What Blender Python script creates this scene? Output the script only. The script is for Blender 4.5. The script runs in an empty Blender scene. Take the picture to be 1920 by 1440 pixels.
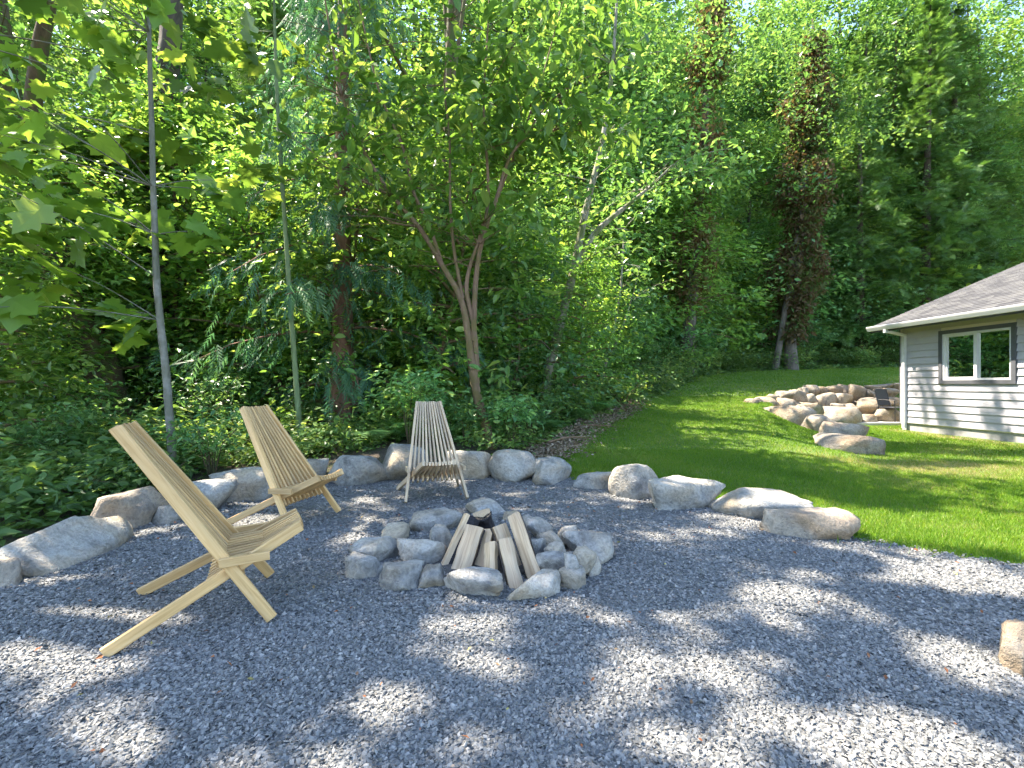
import bpy, math, random
import numpy as np
from mathutils import Vector, Matrix, noise as mnoise

rng = np.random.default_rng(7)
random.seed(7)
scene = bpy.context.scene
col = scene.collection

# ------------------------------------------------------------------ camera, sky, sun, exposure
CAM_H = 1.17
FPX = 900.0
cam_d = bpy.data.cameras.new('camera'); cam = bpy.data.objects.new('camera', cam_d); col.objects.link(cam)
cam_d.sensor_width = 36.0; cam_d.lens = 36.0 * FPX / 1920.0
cam_d.clip_start = 0.05; cam_d.clip_end = 2000.0
cam.location = (0, 0, CAM_H); cam.rotation_euler = (math.radians(90), 0, 0)
scene.camera = cam

SUN_EL = math.radians(57.8)
SUN_AZ = (-0.924, 0.383)                      # horizontal direction towards the sun
_n = math.hypot(*SUN_AZ); SUN_AZ = (SUN_AZ[0] / _n, SUN_AZ[1] / _n)
S = Vector((SUN_AZ[0] * math.cos(SUN_EL), SUN_AZ[1] * math.cos(SUN_EL), math.sin(SUN_EL)))
world = bpy.data.worlds.new('World'); scene.world = world; world.use_nodes = True
wn = world.node_tree.nodes; wl = world.node_tree.links
sky = wn.new('ShaderNodeTexSky'); sky.sky_type = 'NISHITA'; sky.sun_disc = False
sky.sun_elevation = SUN_EL; sky.sun_rotation = math.atan2(SUN_AZ[0], SUN_AZ[1])
sky.air_density = 1.0; sky.dust_density = 0.6; sky.ozone_density = 1.2
wl.new(sky.outputs[0], wn['Background'].inputs[0]); wn['Background'].inputs[1].default_value = 0.13
sun_d = bpy.data.lights.new('sun', 'SUN'); sun_o = bpy.data.objects.new('sun', sun_d); col.objects.link(sun_o)
sun_d.energy = 4.7; sun_d.angle = math.radians(0.53); sun_d.color = (1.0, 0.89, 0.74)
sun_o.rotation_euler = S.to_track_quat('Z', 'Y').to_euler(); sun_o.location = (0, 0, 30)

vs = scene.view_settings
vs.view_transform = 'Standard'; vs.look = 'None'; vs.gamma = 1.0; vs.use_curve_mapping = False
vs.exposure = 2.5
cy = scene.cycles
cy.use_denoising = True; cy.use_adaptive_sampling = True; cy.adaptive_threshold = .03
try:
    cy.denoiser = 'OPENIMAGEDENOISE'
except Exception:
    pass
cy.max_bounces = 6; cy.diffuse_bounces = 4; cy.glossy_bounces = 2; cy.transmission_bounces = 4; cy.transparent_max_bounces = 8
cy.caustics_reflective = False; cy.caustics_refractive = False
cy.sample_clamp_indirect = 6.0

# ------------------------------------------------------------------ mesh collecting helpers
class MB:
    def __init__(self):
        self.v = []; self.f3 = []; self.f4 = []; self.r3 = []; self.r4 = []; self.m3 = []; self.m4 = []; self.gc = []; self.n = 0
    def add(self, v, f, rnd=0.5, mi=0, gc=None):
        v = np.asarray(v, float).reshape(-1, 3); f = np.asarray(f, int)
        self.v.append(v)
        self.gc.append(np.asarray(gc, float) if gc is not None else v)
        k = f.shape[1]
        r = np.broadcast_to(np.asarray(rnd, float), (len(f),)).copy()
        m = np.broadcast_to(np.asarray(mi, int), (len(f),)).copy()
        if k == 3: self.f3.append(f + self.n); self.r3.append(r); self.m3.append(m)
        else: self.f4.append(f + self.n); self.r4.append(r); self.m4.append(m)
        self.n += len(v)
    def mesh(self, name, mats, smooth=False, off=(0, 0, 0), attr=True):
        v = np.concatenate(self.v) - np.asarray(off, float)
        f3 = np.concatenate(self.f3) if self.f3 else np.zeros((0, 3), int)
        f4 = np.concatenate(self.f4) if self.f4 else np.zeros((0, 4), int)
        r = np.concatenate(self.r3 + self.r4); m = np.concatenate(self.m3 + self.m4)
        me = bpy.data.meshes.new(name)
        me.vertices.add(len(v)); me.vertices.foreach_set('co', v.astype(np.float32).ravel())
        loops = np.concatenate([f3.ravel(), f4.ravel()]).astype(np.int32)
        tot = np.concatenate([np.full(len(f3), 3), np.full(len(f4), 4)]).astype(np.int32)
        start = np.concatenate([[0], np.cumsum(tot)[:-1]]).astype(np.int32)
        me.loops.add(len(loops)); me.loops.foreach_set('vertex_index', loops)
        me.polygons.add(len(tot)); me.polygons.foreach_set('loop_start', start); me.polygons.foreach_set('loop_total', tot)
        me.polygons.foreach_set('material_index', m.astype(np.int32))
        me.polygons.foreach_set('use_smooth', np.full(len(tot), bool(smooth)))
        if attr:
            a = me.attributes.new('rnd', 'FLOAT', 'FACE'); a.data.foreach_set('value', r.astype(np.float32))
            g = me.attributes.new('gc', 'FLOAT_VECTOR', 'POINT'); g.data.foreach_set('vector', np.concatenate(self.gc).astype(np.float32).ravel())
        for mm in (mats if isinstance(mats, (list, tuple)) else [mats]): me.materials.append(mm)
        me.update(calc_edges=True); me.validate()
        return me
    def build(self, name, mats, parent=None, smooth=False, off=(0, 0, 0), attr=True):
        return link(name, self.mesh(name, mats, smooth, off, attr), parent)
    # shapes -------------------------------------------------------
    def box(self, lo, hi, rnd=0.5, mi=0):
        x0, y0, z0 = lo; x1, y1, z1 = hi
        v = [(x0, y0, z0), (x1, y0, z0), (x1, y1, z0), (x0, y1, z0), (x0, y0, z1), (x1, y0, z1), (x1, y1, z1), (x0, y1, z1)]
        f = [(0, 3, 2, 1), (4, 5, 6, 7), (0, 1, 5, 4), (1, 2, 6, 5), (2, 3, 7, 6), (3, 0, 4, 7)]
        self.add(v, f, rnd, mi)
    def prism(self, prof, p0, p1, xa, ya, rnd=0.5, mi=0, seed=0.0, cap=True):
        # profile (k,2) swept from p0 to p1; xa, ya the profile axes
        prof = np.asarray(prof, float); k = len(prof)
        p0 = np.asarray(p0, float); p1 = np.asarray(p1, float); xa = np.asarray(xa, float); ya = np.asarray(ya, float)
        ring = prof[:, :1] * xa + prof[:, 1:2] * ya
        L = np.linalg.norm(p1 - p0)
        v = np.concatenate([p0 + ring, p1 + ring])
        g = np.concatenate([np.column_stack([np.full(k, seed), prof + seed * 3]), np.column_stack([np.full(k, seed + L), prof + seed * 3])])
        f = [(i, (i + 1) % k, k + (i + 1) % k, k + i) for i in range(k)]
        self.add(v, f, rnd, mi, g)
        if cap:
            c = np.array([p0 + ring.mean(0), p1 + ring.mean(0)])
            vv = np.concatenate([v, c]); gg = np.concatenate([g, [[seed - .01, seed * 3, seed * 3], [seed + L + .01, seed * 3, seed * 3]]])
            f = [((i + 1) % k, i, 2 * k) for i in range(k)] + [(k + i, k + (i + 1) % k, 2 * k + 1) for i in range(k)]
            self.add(vv, f, rnd, mi, gg)
    def bar(self, p0, p1, w, t, lat=(1, 0, 0), ch=0.003, rnd=0.5, seed=0.0):
        p0 = np.asarray(p0, float); p1 = np.asarray(p1, float)
        ax = (p1 - p0) / np.linalg.norm(p1 - p0)
        lat = np.asarray(lat, float); lat = lat - ax * lat.dot(ax); lat /= np.linalg.norm(lat)
        up = np.cross(ax, lat)
        a, b = w / 2, t / 2
        prof = [(-a + ch, -b), (a - ch, -b), (a, -b + ch), (a, b - ch), (a - ch, b), (-a + ch, b), (-a, b - ch), (-a, -b + ch)]
        self.prism(prof, p0, p1, lat, up, rnd, 0, seed)
    def tube(self, pts, rad, n=8, rnd=0.5, mi=0, wob=0.0, seed=0):
        pts = np.asarray(pts, float); rad = np.asarray(rad, float)
        r_ = np.random.default_rng(seed)
        d = np.gradient(pts, axis=0); d /= np.linalg.norm(d, axis=1)[:, None] + 1e-9
        ref = np.array([1.0, 0, 0]) if abs(d[0][0]) < .8 else np.array([0, 1.0, 0])
        V = []
        ang = np.linspace(0, 2 * np.pi, n, endpoint=False)
        for i in range(len(pts)):
            a = ref - d[i] * ref.dot(d[i]); a /= np.linalg.norm(a); b = np.cross(d[i], a); ref = a
            rr = rad[i] * (1 + wob * r_.normal(size=n))
            V.append(pts[i] + (np.cos(ang) * rr)[:, None] * a + (np.sin(ang) * rr)[:, None] * b)
        V = np.concatenate(V)
        m = len(pts)
        i = np.arange(m - 1)[:, None] * n; j = np.arange(n)[None, :]; j2 = (j + 1) % n
        f = np.stack([i + j, i + j2, i + n + j2, i + n + j], -1).reshape(-1, 4)
        self.add(V, f, rnd, mi)
    def leaves(self, tv, tf, P, F, N, size, rnd, mi=0):
        tv = np.asarray(tv, float); tf = np.asarray(tf, int); k = len(tv); n = len(P)
        F = F / (np.linalg.norm(F, axis=1)[:, None] + 1e-9)
        B = np.cross(N, F); B /= (np.linalg.norm(B, axis=1)[:, None] + 1e-9)
        N2 = np.cross(F, B)
        size = np.broadcast_to(np.asarray(size, float), (n,))[:, None, None]
        V = P[:, None, :] + size * (tv[None, :, 0:1] * F[:, None] + tv[None, :, 1:2] * B[:, None] + tv[None, :, 2:3] * N2[:, None])
        f = (tf[None] + (np.arange(n) * k)[:, None, None]).reshape(-1, tf.shape[1])
        self.add(V.reshape(-1, 3), f, np.repeat(np.broadcast_to(rnd, (n,)), len(tf)), mi)

def link(name, me, parent=None):
    o = bpy.data.objects.new(name, me); col.objects.link(o)
    if parent: o.parent = parent
    return o
def tag(o, label=None, cat=None, group=None, kind=None):
    if label: o['label'] = label
    if cat: o['category'] = cat
    if group: o['group'] = group
    if kind: o['kind'] = kind
    return o
def empty(name, loc, label, cat, group=None, rz=0.0):
    o = bpy.data.objects.new(name, None); col.objects.link(o)
    o.location = loc; o.rotation_euler = (0, 0, rz); o.empty_display_size = .2
    return tag(o, label, cat, group)
def copy_tree(root, loc, rz=0.0, sc=1.0, label=None, group=None, tilt=(0, 0)):
    r = root.copy(); col.objects.link(r); r.location = loc; r.rotation_euler = (tilt[0], tilt[1], rz)
    r.scale = sc if isinstance(sc, tuple) else (sc, sc, sc)
    if label: r['label'] = label
    if group: r['group'] = group
    for ch in list(root.children):
        c = ch.copy(); col.objects.link(c); c.parent = r
        for g in ch.children:
            d = g.copy(); col.objects.link(d); d.parent = c
    return r

# ------------------------------------------------------------------ materials
def nt(name):
    m = bpy.data.materials.new(name); m.use_nodes = True
    return m, m.node_tree.nodes, m.node_tree.links, m.node_tree.nodes['Principled BSDF']
def ramp(nodes, stops, interp='LINEAR'):
    r = nodes.new('ShaderNodeValToRGB'); r.color_ramp.interpolation = interp
    e = r.color_ramp.elements
    e[0].position = stops[0][0]; e[0].color = (*stops[0][1], 1)
    e[1].position = stops[-1][0]; e[1].color = (*stops[-1][1], 1)
    for p, c in stops[1:-1]:
        x = e.new(p); x.color = (*c, 1)
    return r
def noise(nodes, links, scale, detail=4, rough=.55, vec=None, dist=0.0):
    t = nodes.new('ShaderNodeTexNoise'); t.inputs['Scale'].default_value = scale
    t.inputs['Detail'].default_value = detail; t.inputs['Roughness'].default_value = rough; t.inputs['Distortion'].default_value = dist
    if vec is not None: links.new(vec, t.inputs['Vector'])
    return t
def coords(nodes, kind='Object', scale=None, links=None):
    c = nodes.new('ShaderNodeTexCoord')
    if scale is None: return c.outputs[kind]
    m = nodes.new('ShaderNodeMapping'); m.inputs['Scale'].default_value = scale
    links.new(c.outputs[kind], m.inputs['Vector']); return m.outputs[0]
def bump(nodes, links, h, strength, dist, bsdf):
    b = nodes.new('ShaderNodeBump'); b.inputs['Strength'].default_value = strength; b.inputs['Distance'].default_value = dist
    links.new(h, b.inputs['Height']); links.new(b.outputs[0], bsdf.inputs['Normal']); return b
def mixc(nodes, links, fac, a, b, mode='MIX'):
    m = nodes.new('ShaderNodeMix'); m.data_type = 'RGBA'; m.blend_type = mode
    for sock, val in ((m.inputs[0], fac), (m.inputs[6], a), (m.inputs[7], b)):
        if hasattr(val, 'is_linked') or hasattr(val, 'links'): links.new(val, sock)
        elif isinstance(val, (int, float)): sock.default_value = val
        else: sock.default_value = (*val, 1)
    return m.outputs[2]
def attr(nodes, name, out='Fac'):
    a = nodes.new('ShaderNodeAttribute'); a.attribute_name = name; return a.outputs[out]

def leaf_mat(name, stops, tcol, trans=.45, rough=.45, spec=.4, objvar=.35):
    m, n, l, b = nt(name)
    r = ramp(n, stops); l.new(attr(n, 'rnd'), r.inputs[0])
    oi = n.new('ShaderNodeObjectInfo')
    mr = n.new('ShaderNodeMapRange'); mr.inputs[3].default_value = 1 - objvar; mr.inputs[4].default_value = 1 + objvar * .6
    l.new(oi.outputs['Random'], mr.inputs[0])
    hs = n.new('ShaderNodeHueSaturation'); l.new(mr.outputs[0], hs.inputs['Value']); l.new(r.outputs[0], hs.inputs['Color'])
    l.new(hs.outputs[0], b.inputs['Base Color'])
    b.inputs['Roughness'].default_value = rough; b.inputs['Specular IOR Level'].default_value = spec
    t = n.new('ShaderNodeBsdfTranslucent')
    tc = mixc(n, l, 1.0, hs.outputs[0], tcol, 'MULTIPLY')
    l.new(tc, t.inputs['Color'])
    mx = n.new('ShaderNodeMixShader'); mx.inputs[0].default_value = trans
    l.new(b.outputs[0], mx.inputs[1]); l.new(t.outputs[0], mx.inputs[2])
    l.new(mx.outputs[0], n['Material Output'].inputs['Surface'])
    return m
M = {}
M['maple'] = leaf_mat('maple_leaf', [(0, (0.074, 0.158, 0.033)), (0.5, (0.136, 0.257, 0.042)), (1, (0.246, 0.356, 0.066))], (2.1, 1.75, 1.0), .5, .33, .5)
M['broad'] = leaf_mat('broad_leaf', [(0, (0.059, 0.147, 0.046)), (0.5, (0.105, 0.242, 0.065)), (1, (0.211, 0.349, 0.112))], (2.1, 1.75, 1.0), .45, .33, .5)
M['yellow'] = leaf_mat('sunny_leaf', [(0, (0.069, 0.161, 0.033)), (0.5, (0.125, 0.262, 0.051)), (1, (0.239, 0.353, 0.093))], (2.1, 1.75, 1.0), .48, .33, .5)  # yellower green than the broad leaves
M['shrub'] = leaf_mat('shrub_leaf', [(0, (0.065, 0.164, 0.058)), (0.5, (0.116, 0.269, 0.083)), (1, (0.233, 0.386, 0.137))], (2.1, 1.75, 1.0), .45, .35, .5)
M['ground'] = leaf_mat('ground_leaf', [(0, (0.056, 0.124, 0.033)), (0.6, (0.119, 0.225, 0.053)), (1, (0.252, 0.338, 0.093))], (2.1, 1.75, 1.0), .4)
M['cedar'] = leaf_mat('cedar_spray', [(0, (0.058, 0.156, 0.085)), (0.5, (0.104, 0.247, 0.124)), (1, (0.182, 0.338, 0.143))], (1.8, 1.9, 1.2), .35, .5)
M['fir'] = leaf_mat('fir_needle', [(0, (0.049, 0.109, 0.029)), (0.5, (0.097, 0.193, 0.046)), (1, (0.185, 0.295, 0.088))], (1.8, 1.8, .9), .35, .5)
M['ivy'] = leaf_mat('ivy_leaf', [(0, (0.03, 0.09, 0.018)), (1, (0.09, 0.225, 0.038))], (1.8, 1.8, .9), .3, .3)
M['dead'] = leaf_mat('dead_leaf', [(0, (.10, .065, .035)), (.4, (.19, .125, .065)), (.55, (.14, .14, .05)), (1, (.10, .19, .045))], (1.5, 1.4, .9), .35, .7, .2)
M['grass'] = leaf_mat('grass_blade', [(0, (0.063, 0.14, 0.013)), (0.55, (0.131, 0.233, 0.019)), (0.8, (0.21, 0.26, 0.046)), (1, (0.326, 0.27, 0.143))], (1.7, 1.7, .6), .4, .5, .25, 0.0)
M['litter'] = leaf_mat('litter_leaf', [(0, (.16, .06, .025)), (.45, (.30, .12, .05)), (.7, (.20, .12, .07)), (1, (.42, .40, .12))], (1, 1, 1), .1, .7, .2, 0)

M['brush'] = leaf_mat('dry_leaf', [(0, (.12, .08, .05)), (.5, (.26, .19, .12)), (1, (.40, .33, .24))], (1, 1, 1), .1, .8, .2, 0)

def bark_mat(name, c1, c2, moss=None, scale=9, white=None):
    m, n, l, b = nt(name)
    v = coords(n, 'Object', (scale, scale, scale * .18), l)
    t = noise(n, l, 1.0, 6, .65, v, .6)
    c = ramp(n, [(.3, c1), (.7, c2)]); l.new(t.outputs[0], c.inputs[0]); out = c.outputs[0]
    if white:
        t3 = noise(n, l, 3.5, 4, .6, coords(n)); r3 = ramp(n, [(.5, (0, 0, 0)), (.62, (1, 1, 1))]); l.new(t3.outputs[0], r3.inputs[0])
        out = mixc(n, l, r3.outputs[0], out, white)
    if moss:
        t2 = noise(n, l, 4.0, 4, .6, coords(n)); r2 = ramp(n, [(.45, (0, 0, 0)), (.6, (1, 1, 1))]); l.new(t2.outputs[0], r2.inputs[0])
        out = mixc(n, l, r2.outputs[0], out, moss)
    l.new(out, b.inputs['Base Color']); b.inputs['Roughness'].default_value = .9
    bump(n, l, t.outputs[0], .8, .03, b)
    return m
M['bark'] = bark_mat('bark_brown', (.035, .026, .018), (.11, .085, .06))
M['bark_grey'] = bark_mat('bark_grey', (.085, .09, .06), (.18, .175, .13), None, 14, (.22, .21, .18))
M['bark_mossy'] = bark_mat('bark_mossy', (.05, .035, .02), (.15, .10, .055), (.07, .095, .018), 10)
M['bark_tan'] = bark_mat('bark_tan', (.10, .06, .036), (.25, .16, .10), (.13, .10, .035), 16)
M['bark_red'] = bark_mat('bark_cedar', (.10, .05, .032), (.26, .14, .09), None, 9)
M['bark_birch'] = bark_mat('bark_pale', (.13, .115, .09), (.34, .31, .26), (.10, .12, .04), 12)
M['bark_old'] = bark_mat('bark_old', (.06, .05, .04), (.17, .145, .115), None, 8)
M['bark_green'] = bark_mat('bark_green', (.10, .14, .06), (.20, .25, .12), None, 14)

def wood_mat(name, c1, c2, c3):
    m, n, l, b = nt(name)
    g = attr(n, 'gc', 'Vector')
    mp = n.new('ShaderNodeMapping'); mp.inputs['Scale'].default_value = (3.2, 60, 60); l.new(g, mp.inputs['Vector'])
    t = noise(n, l, 1.0, 5, .6, mp.outputs[0], .8)
    r = ramp(n, [(.25, c1), (.5, c2), (.75, c3)]); l.new(t.outputs[0], r.inputs[0])
    mp2 = n.new('ShaderNodeMapping'); mp2.inputs['Scale'].default_value = (.9, 8, 8); l.new(g, mp2.inputs['Vector'])
    t2 = noise(n, l, 1.0, 3, .5, mp2.outputs[0]); r2 = ramp(n, [(.3, (.72, .72, .74)), (.7, (1.12, 1.08, 1.02))]); l.new(t2.outputs[0], r2.inputs[0])
    c = mixc(n, l, 1.0, r.outputs[0], r2.outputs[0], 'MULTIPLY')
    rr = ramp(n, [(0, (.78, .76, .74)), (1, (1.12, 1.1, 1.06))]); l.new(attr(n, 'rnd'), rr.inputs[0])
    c = mixc(n, l, 1.0, c, rr.outputs[0], 'MULTIPLY')
    l.new(c, b.inputs['Base Color']); b.inputs['Roughness'].default_value = .55
    bump(n, l, t.outputs[0], .25, .004, b)
    return m
M['chair'] = wood_mat('chair_wood', (.42, .255, .095), (.58, .385, .17), (.68, .50, .27))
M['split'] = wood_mat('split_wood', (.34, .22, .12), (.55, .41, .26), (.66, .52, .35))
M['chairgrey'] = wood_mat('chair_wood_weathered', (.38, .28, .17), (.53, .41, .27), (.64, .52, .37))

def rock_mat(name, base, warm, dark, tanamt=.5):
    m, n, l, b = nt(name)
    oi = n.new('ShaderNodeObjectInfo')
    add = n.new('ShaderNodeVectorMath'); add.operation = 'ADD'
    sc = n.new('ShaderNodeVectorMath'); sc.operation = 'SCALE'; sc.inputs['Scale'].default_value = 40
    cmb = n.new('ShaderNodeCombineXYZ')
    for k in range(3): l.new(oi.outputs['Random'], cmb.inputs[k])
    l.new(cmb.outputs[0], sc.inputs[0]); l.new(sc.outputs[0], add.inputs[0]); l.new(coords(n), add.inputs[1])
    v = add.outputs[0]
    t = noise(n, l, 4.5, 6, .6, v, .4); r = ramp(n, [(.35, dark), (.5, base), (.68, tuple(min(1, c * 1.25) for c in base))]); l.new(t.outputs[0], r.inputs[0])
    t2 = noise(n, l, 2.2, 4, .55, v, .8); r2 = ramp(n, [(.5 - .1 * tanamt, (0, 0, 0)), (.68, (1, 1, 1))]); l.new(t2.outputs[0], r2.inputs[0])
    mf = n.new('ShaderNodeMath'); mf.operation = 'MULTIPLY'; mf.inputs[1].default_value = tanamt; l.new(r2.outputs[0], mf.inputs[0])
    c = mixc(n, l, mf.outputs[0], r.outputs[0], warm)
    t3 = noise(n, l, 38, 4, .7, v); r3 = ramp(n, [(.3, (.62, .62, .62)), (.55, (1.0, 1.0, 1.0)), (.8, (1.18, 1.18, 1.16))]); l.new(t3.outputs[0], r3.inputs[0])
    c = mixc(n, l, 1.0, c, r3.outputs[0], 'MULTIPLY')
    mr = n.new('ShaderNodeMapRange'); mr.inputs[3].default_value = .82; mr.inputs[4].default_value = 1.15; l.new(oi.outputs['Random'], mr.inputs[0])
    hs = n.new('ShaderNodeHueSaturation'); l.new(mr.outputs[0], hs.inputs['Value']); l.new(c, hs.inputs['Color'])
    # mossy, soiled stains of their own shape
    l.new(hs.outputs[0], b.inputs['Base Color']); b.inputs['Roughness'].default_value = .88; b.inputs['Specular IOR Level'].default_value = .3
    mixh = n.new('ShaderNodeMath'); mixh.operation = 'ADD'; l.new(t.outputs[0], mixh.inputs[0])
    k3 = n.new('ShaderNodeMath'); k3.operation = 'MULTIPLY'; k3.inputs[1].default_value = .35; l.new(t3.outputs[0], k3.inputs[0]); l.new(k3.outputs[0], mixh.inputs[1])
    bump(n, l, mixh.outputs[0], 1.0, .05, b)
    return m
M['rock'] = rock_mat('boulder_grey', (.32, .308, .275), (.38, .30, .195), (.165, .16, .145), .8)
M['rock_tan'] = rock_mat('boulder_tan', (.30, .26, .205), (.31, .215, .125), (.17, .15, .13), .8)
M['rock_fire'] = rock_mat('ring_stone', (.34, .328, .30), (.42, .335, .22), (.13, .13, .128), .8)

def plain(name, c, rough=.6, metal=0.0, spec=.5, nz=0.0, scale=20):
    m, n, l, b = nt(name)
    if nz > 0:
        t = noise(n, l, scale, 5, .6, coords(n)); r = ramp(n, [(.3, tuple(x * (1 - nz) for x in c)), (.7, tuple(min(1, x * (1 + nz)) for x in c))])
        l.new(t.outputs[0], r.inputs[0]); l.new(r.outputs[0], b.inputs['Base Color'])
        bump(n, l, t.outputs[0], .2, .005, b)
    else: b.inputs['Base Color'].default_value = (*c, 1)
    b.inputs['Roughness'].default_value = rough; b.inputs['Metallic'].default_value = metal; b.inputs['Specular IOR Level'].default_value = spec
    return m
M['siding'] = plain('siding_paint', (.325, .312, .335), .6, 0, .3, .04, 6)
M['trimdark'] = plain('dark_trim_paint', (.065, .067, .078), .55, 0, .4, .1, 8)
M['white'] = plain('white_vinyl', (.47, .465, .48), .4, 0, .5, .02, 5)
M['soffit'] = plain('soffit_paint', (.62, .55, .42), .7, 0, .3, .05, 5)  # warm tan of sunlit bounce is put into the soffit colour
M['concrete'] = plain('concrete', (.26, .25, .24), .9, 0, .3, .15, 12)
M['slab'] = plain('patio_concrete', (.36, .355, .34), .9, 0, .3, .08, 12)
M['room'] = plain('room_paint', (.62, .57, .44), .8, 0, .2, .03, 3)
M['dark_metal'] = plain('dark_metal', (.03, .03, .032), .5, .6, .5)
M['char'] = plain('charred_bark', (.022, .02, .022), .85, 0, .3, .5, 60)
M['logbark'] = plain('log_bark', (.075, .06, .052), .9, 0, .3, .5, 45)
M['ash'] = plain('ash', (.075, .07, .066), .95, 0, .2, .6, 40)
M['mesh'] = plain('dark_sling', (.045, .045, .05), .8)

def shingle_mat():
    m, n, l, b = nt('roof_shingle')
    v = coords(n, 'Object', (1, 1, 1), l)
    mp = n.new('ShaderNodeMapping'); mp.inputs['Scale'].default_value = (6.0, 3.3, 1); l.new(v, mp.inputs['Vector'])
    t = n.new('ShaderNodeTexVoronoi'); t.inputs['Scale'].default_value = 1.0; l.new(mp.outputs[0], t.inputs['Vector'])
    sep = n.new('ShaderNodeSeparateColor'); l.new(t.outputs['Color'], sep.inputs[0])
    r = ramp(n, [(0, (.032, .032, .036)), (.5, (.055, .055, .059)), (1, (.085, .084, .084))]); l.new(sep.outputs[0], r.inputs[0])
    t2 = noise(n, l, 220, 2, .7, v); r2 = ramp(n, [(.3, (.6, .6, .6)), (.7, (1.4, 1.4, 1.4))]); l.new(t2.outputs[0], r2.inputs[0])
    l.new(mixc(n, l, 1.0, r.outputs[0], r2.outputs[0], 'MULTIPLY'), b.inputs['Base Color']); b.inputs['Roughness'].default_value = .85
    bump(n, l, t2.outputs[0], .3, .004, b)
    return m
M['shingle'] = shingle_mat()

def glass_mat():
    m, n, l, b = nt('window_glass')
    tr = n.new('ShaderNodeBsdfTransparent'); tr.inputs[0].default_value = (.80, .86, .82, 1)
    gl = n.new('ShaderNodeBsdfGlossy'); gl.inputs['Roughness'].default_value = .01; gl.inputs['Color'].default_value = (.9, .95, .9, 1)
    fr = n.new('ShaderNodeFresnel'); fr.inputs[0].default_value = 1.6
    ad = n.new('ShaderNodeMath'); ad.operation = 'ADD'; ad.use_clamp = True; ad.inputs[1].default_value = .02; l.new(fr.outputs[0], ad.inputs[0])
    mx = n.new('ShaderNodeMixShader'); l.new(ad.outputs[0], mx.inputs[0]); l.new(tr.outputs[0], mx.inputs[1]); l.new(gl.outputs[0], mx.inputs[2])
    l.new(mx.outputs[0], n['Material Output'].inputs['Surface'])
    return m
M['glass'] = glass_mat()

def gravel_ground_mat():
    m, n, l, b = nt('gravel_bed')
    v = coords(n)
    t = n.new('ShaderNodeTexVoronoi'); t.inputs['Scale'].default_value = 55; l.new(v, t.inputs['Vector'])
    sep = n.new('ShaderNodeSeparateColor'); l.new(t.outputs['Color'], sep.inputs[0])
    r = ramp(n, [(0, (.072, .076, .079)), (.6, (.165, .170, .168)), (1, (.25, .245, .232))]); l.new(sep.outputs[0], r.inputs[0])
    t2 = noise(n, l, .9, 4, .6, v); r2 = ramp(n, [(.35, (.86, .85, .84)), (.7, (1.1, 1.1, 1.1))]); l.new(t2.outputs[0], r2.inputs[0])
    l.new(mixc(n, l, 1.0, r.outputs[0], r2.outputs[0], 'MULTIPLY'), b.inputs['Base Color']); b.inputs['Roughness'].default_value = .85
    inv = n.new('ShaderNodeMath'); inv.operation = 'SUBTRACT'; inv.inputs[0].default_value = 1; l.new(t.outputs['Distance'], inv.inputs[1])
    bump(n, l, inv.outputs[0], 1.0, .03, b)
    return m
M['gravelbed'] = gravel_ground_mat()
def chip_mat():
    m, n, l, b = nt('gravel_chip')
    r = ramp(n, [(0, (.065, .068, .069)), (.35, (.147, .150, .147)), (.75, (.238, .236, .224)), (.93, (.35, .333, .305)), (1, (.31, .245, .185))]); l.new(attr(n, 'rnd'), r.inputs[0])
    t = noise(n, l, 90, 3, .6, coords(n)); r2 = ramp(n, [(.3, (.8, .8, .8)), (.7, (1.15, 1.15, 1.15))]); l.new(t.outputs[0], r2.inputs[0])
    l.new(mixc(n, l, 1.0, r.outputs[0], r2.outputs[0], 'MULTIPLY'), b.inputs['Base Color']); b.inputs['Roughness'].default_value = .8; b.inputs['Specular IOR Level'].default_value = .35
    return m
M['chip'] = chip_mat()
def lawn_mat():
    m, n, l, b = nt('lawn_turf')
    v = coords(n)
    t = noise(n, l, 1.2, 5, .6, v); r = ramp(n, [(.34, (.075, .12, .016)), (.52, (.11, .185, .02)), (.72, (.20, .19, .07))]); l.new(t.outputs[0], r.inputs[0])
    t2 = noise(n, l, 60, 3, .7, v); r2 = ramp(n, [(.3, (.55, .55, .55)), (.7, (1.35, 1.35, 1.35))]); l.new(t2.outputs[0], r2.inputs[0])
    l.new(mixc(n, l, 1.0, r.outputs[0], r2.outputs[0], 'MULTIPLY'), b.inputs['Base Color']); b.inputs['Roughness'].default_value = .9
    bump(n, l, t2.outputs[0], .9, .04, b)
    return m
M['lawn'] = lawn_mat()
def soil_mat():
    m, n, l, b = nt('forest_floor')
    v = coords(n)
    t = noise(n, l, 2.2, 6, .65, v, .5); r = ramp(n, [(.3, (.04, .028, .018)), (.5, (.10, .075, .05)), (.62, (.06, .08, .02)), (.8, (.19, .15, .11))]); l.new(t.outputs[0], r.inputs[0])
    t2 = noise(n, l, 45, 4, .7, v); r2 = ramp(n, [(.3, (.5, .5, .5)), (.7, (1.5, 1.5, 1.5))]); l.new(t2.outputs[0], r2.inputs[0])
    l.new(mixc(n, l, 1.0, r.outputs[0], r2.outputs[0], 'MULTIPLY'), b.inputs['Base Color']); b.inputs['Roughness'].default_value = .95
    bump(n, l, t2.outputs[0], 1.0, .06, b)
    return m
M['soil'] = soil_mat()

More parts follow.
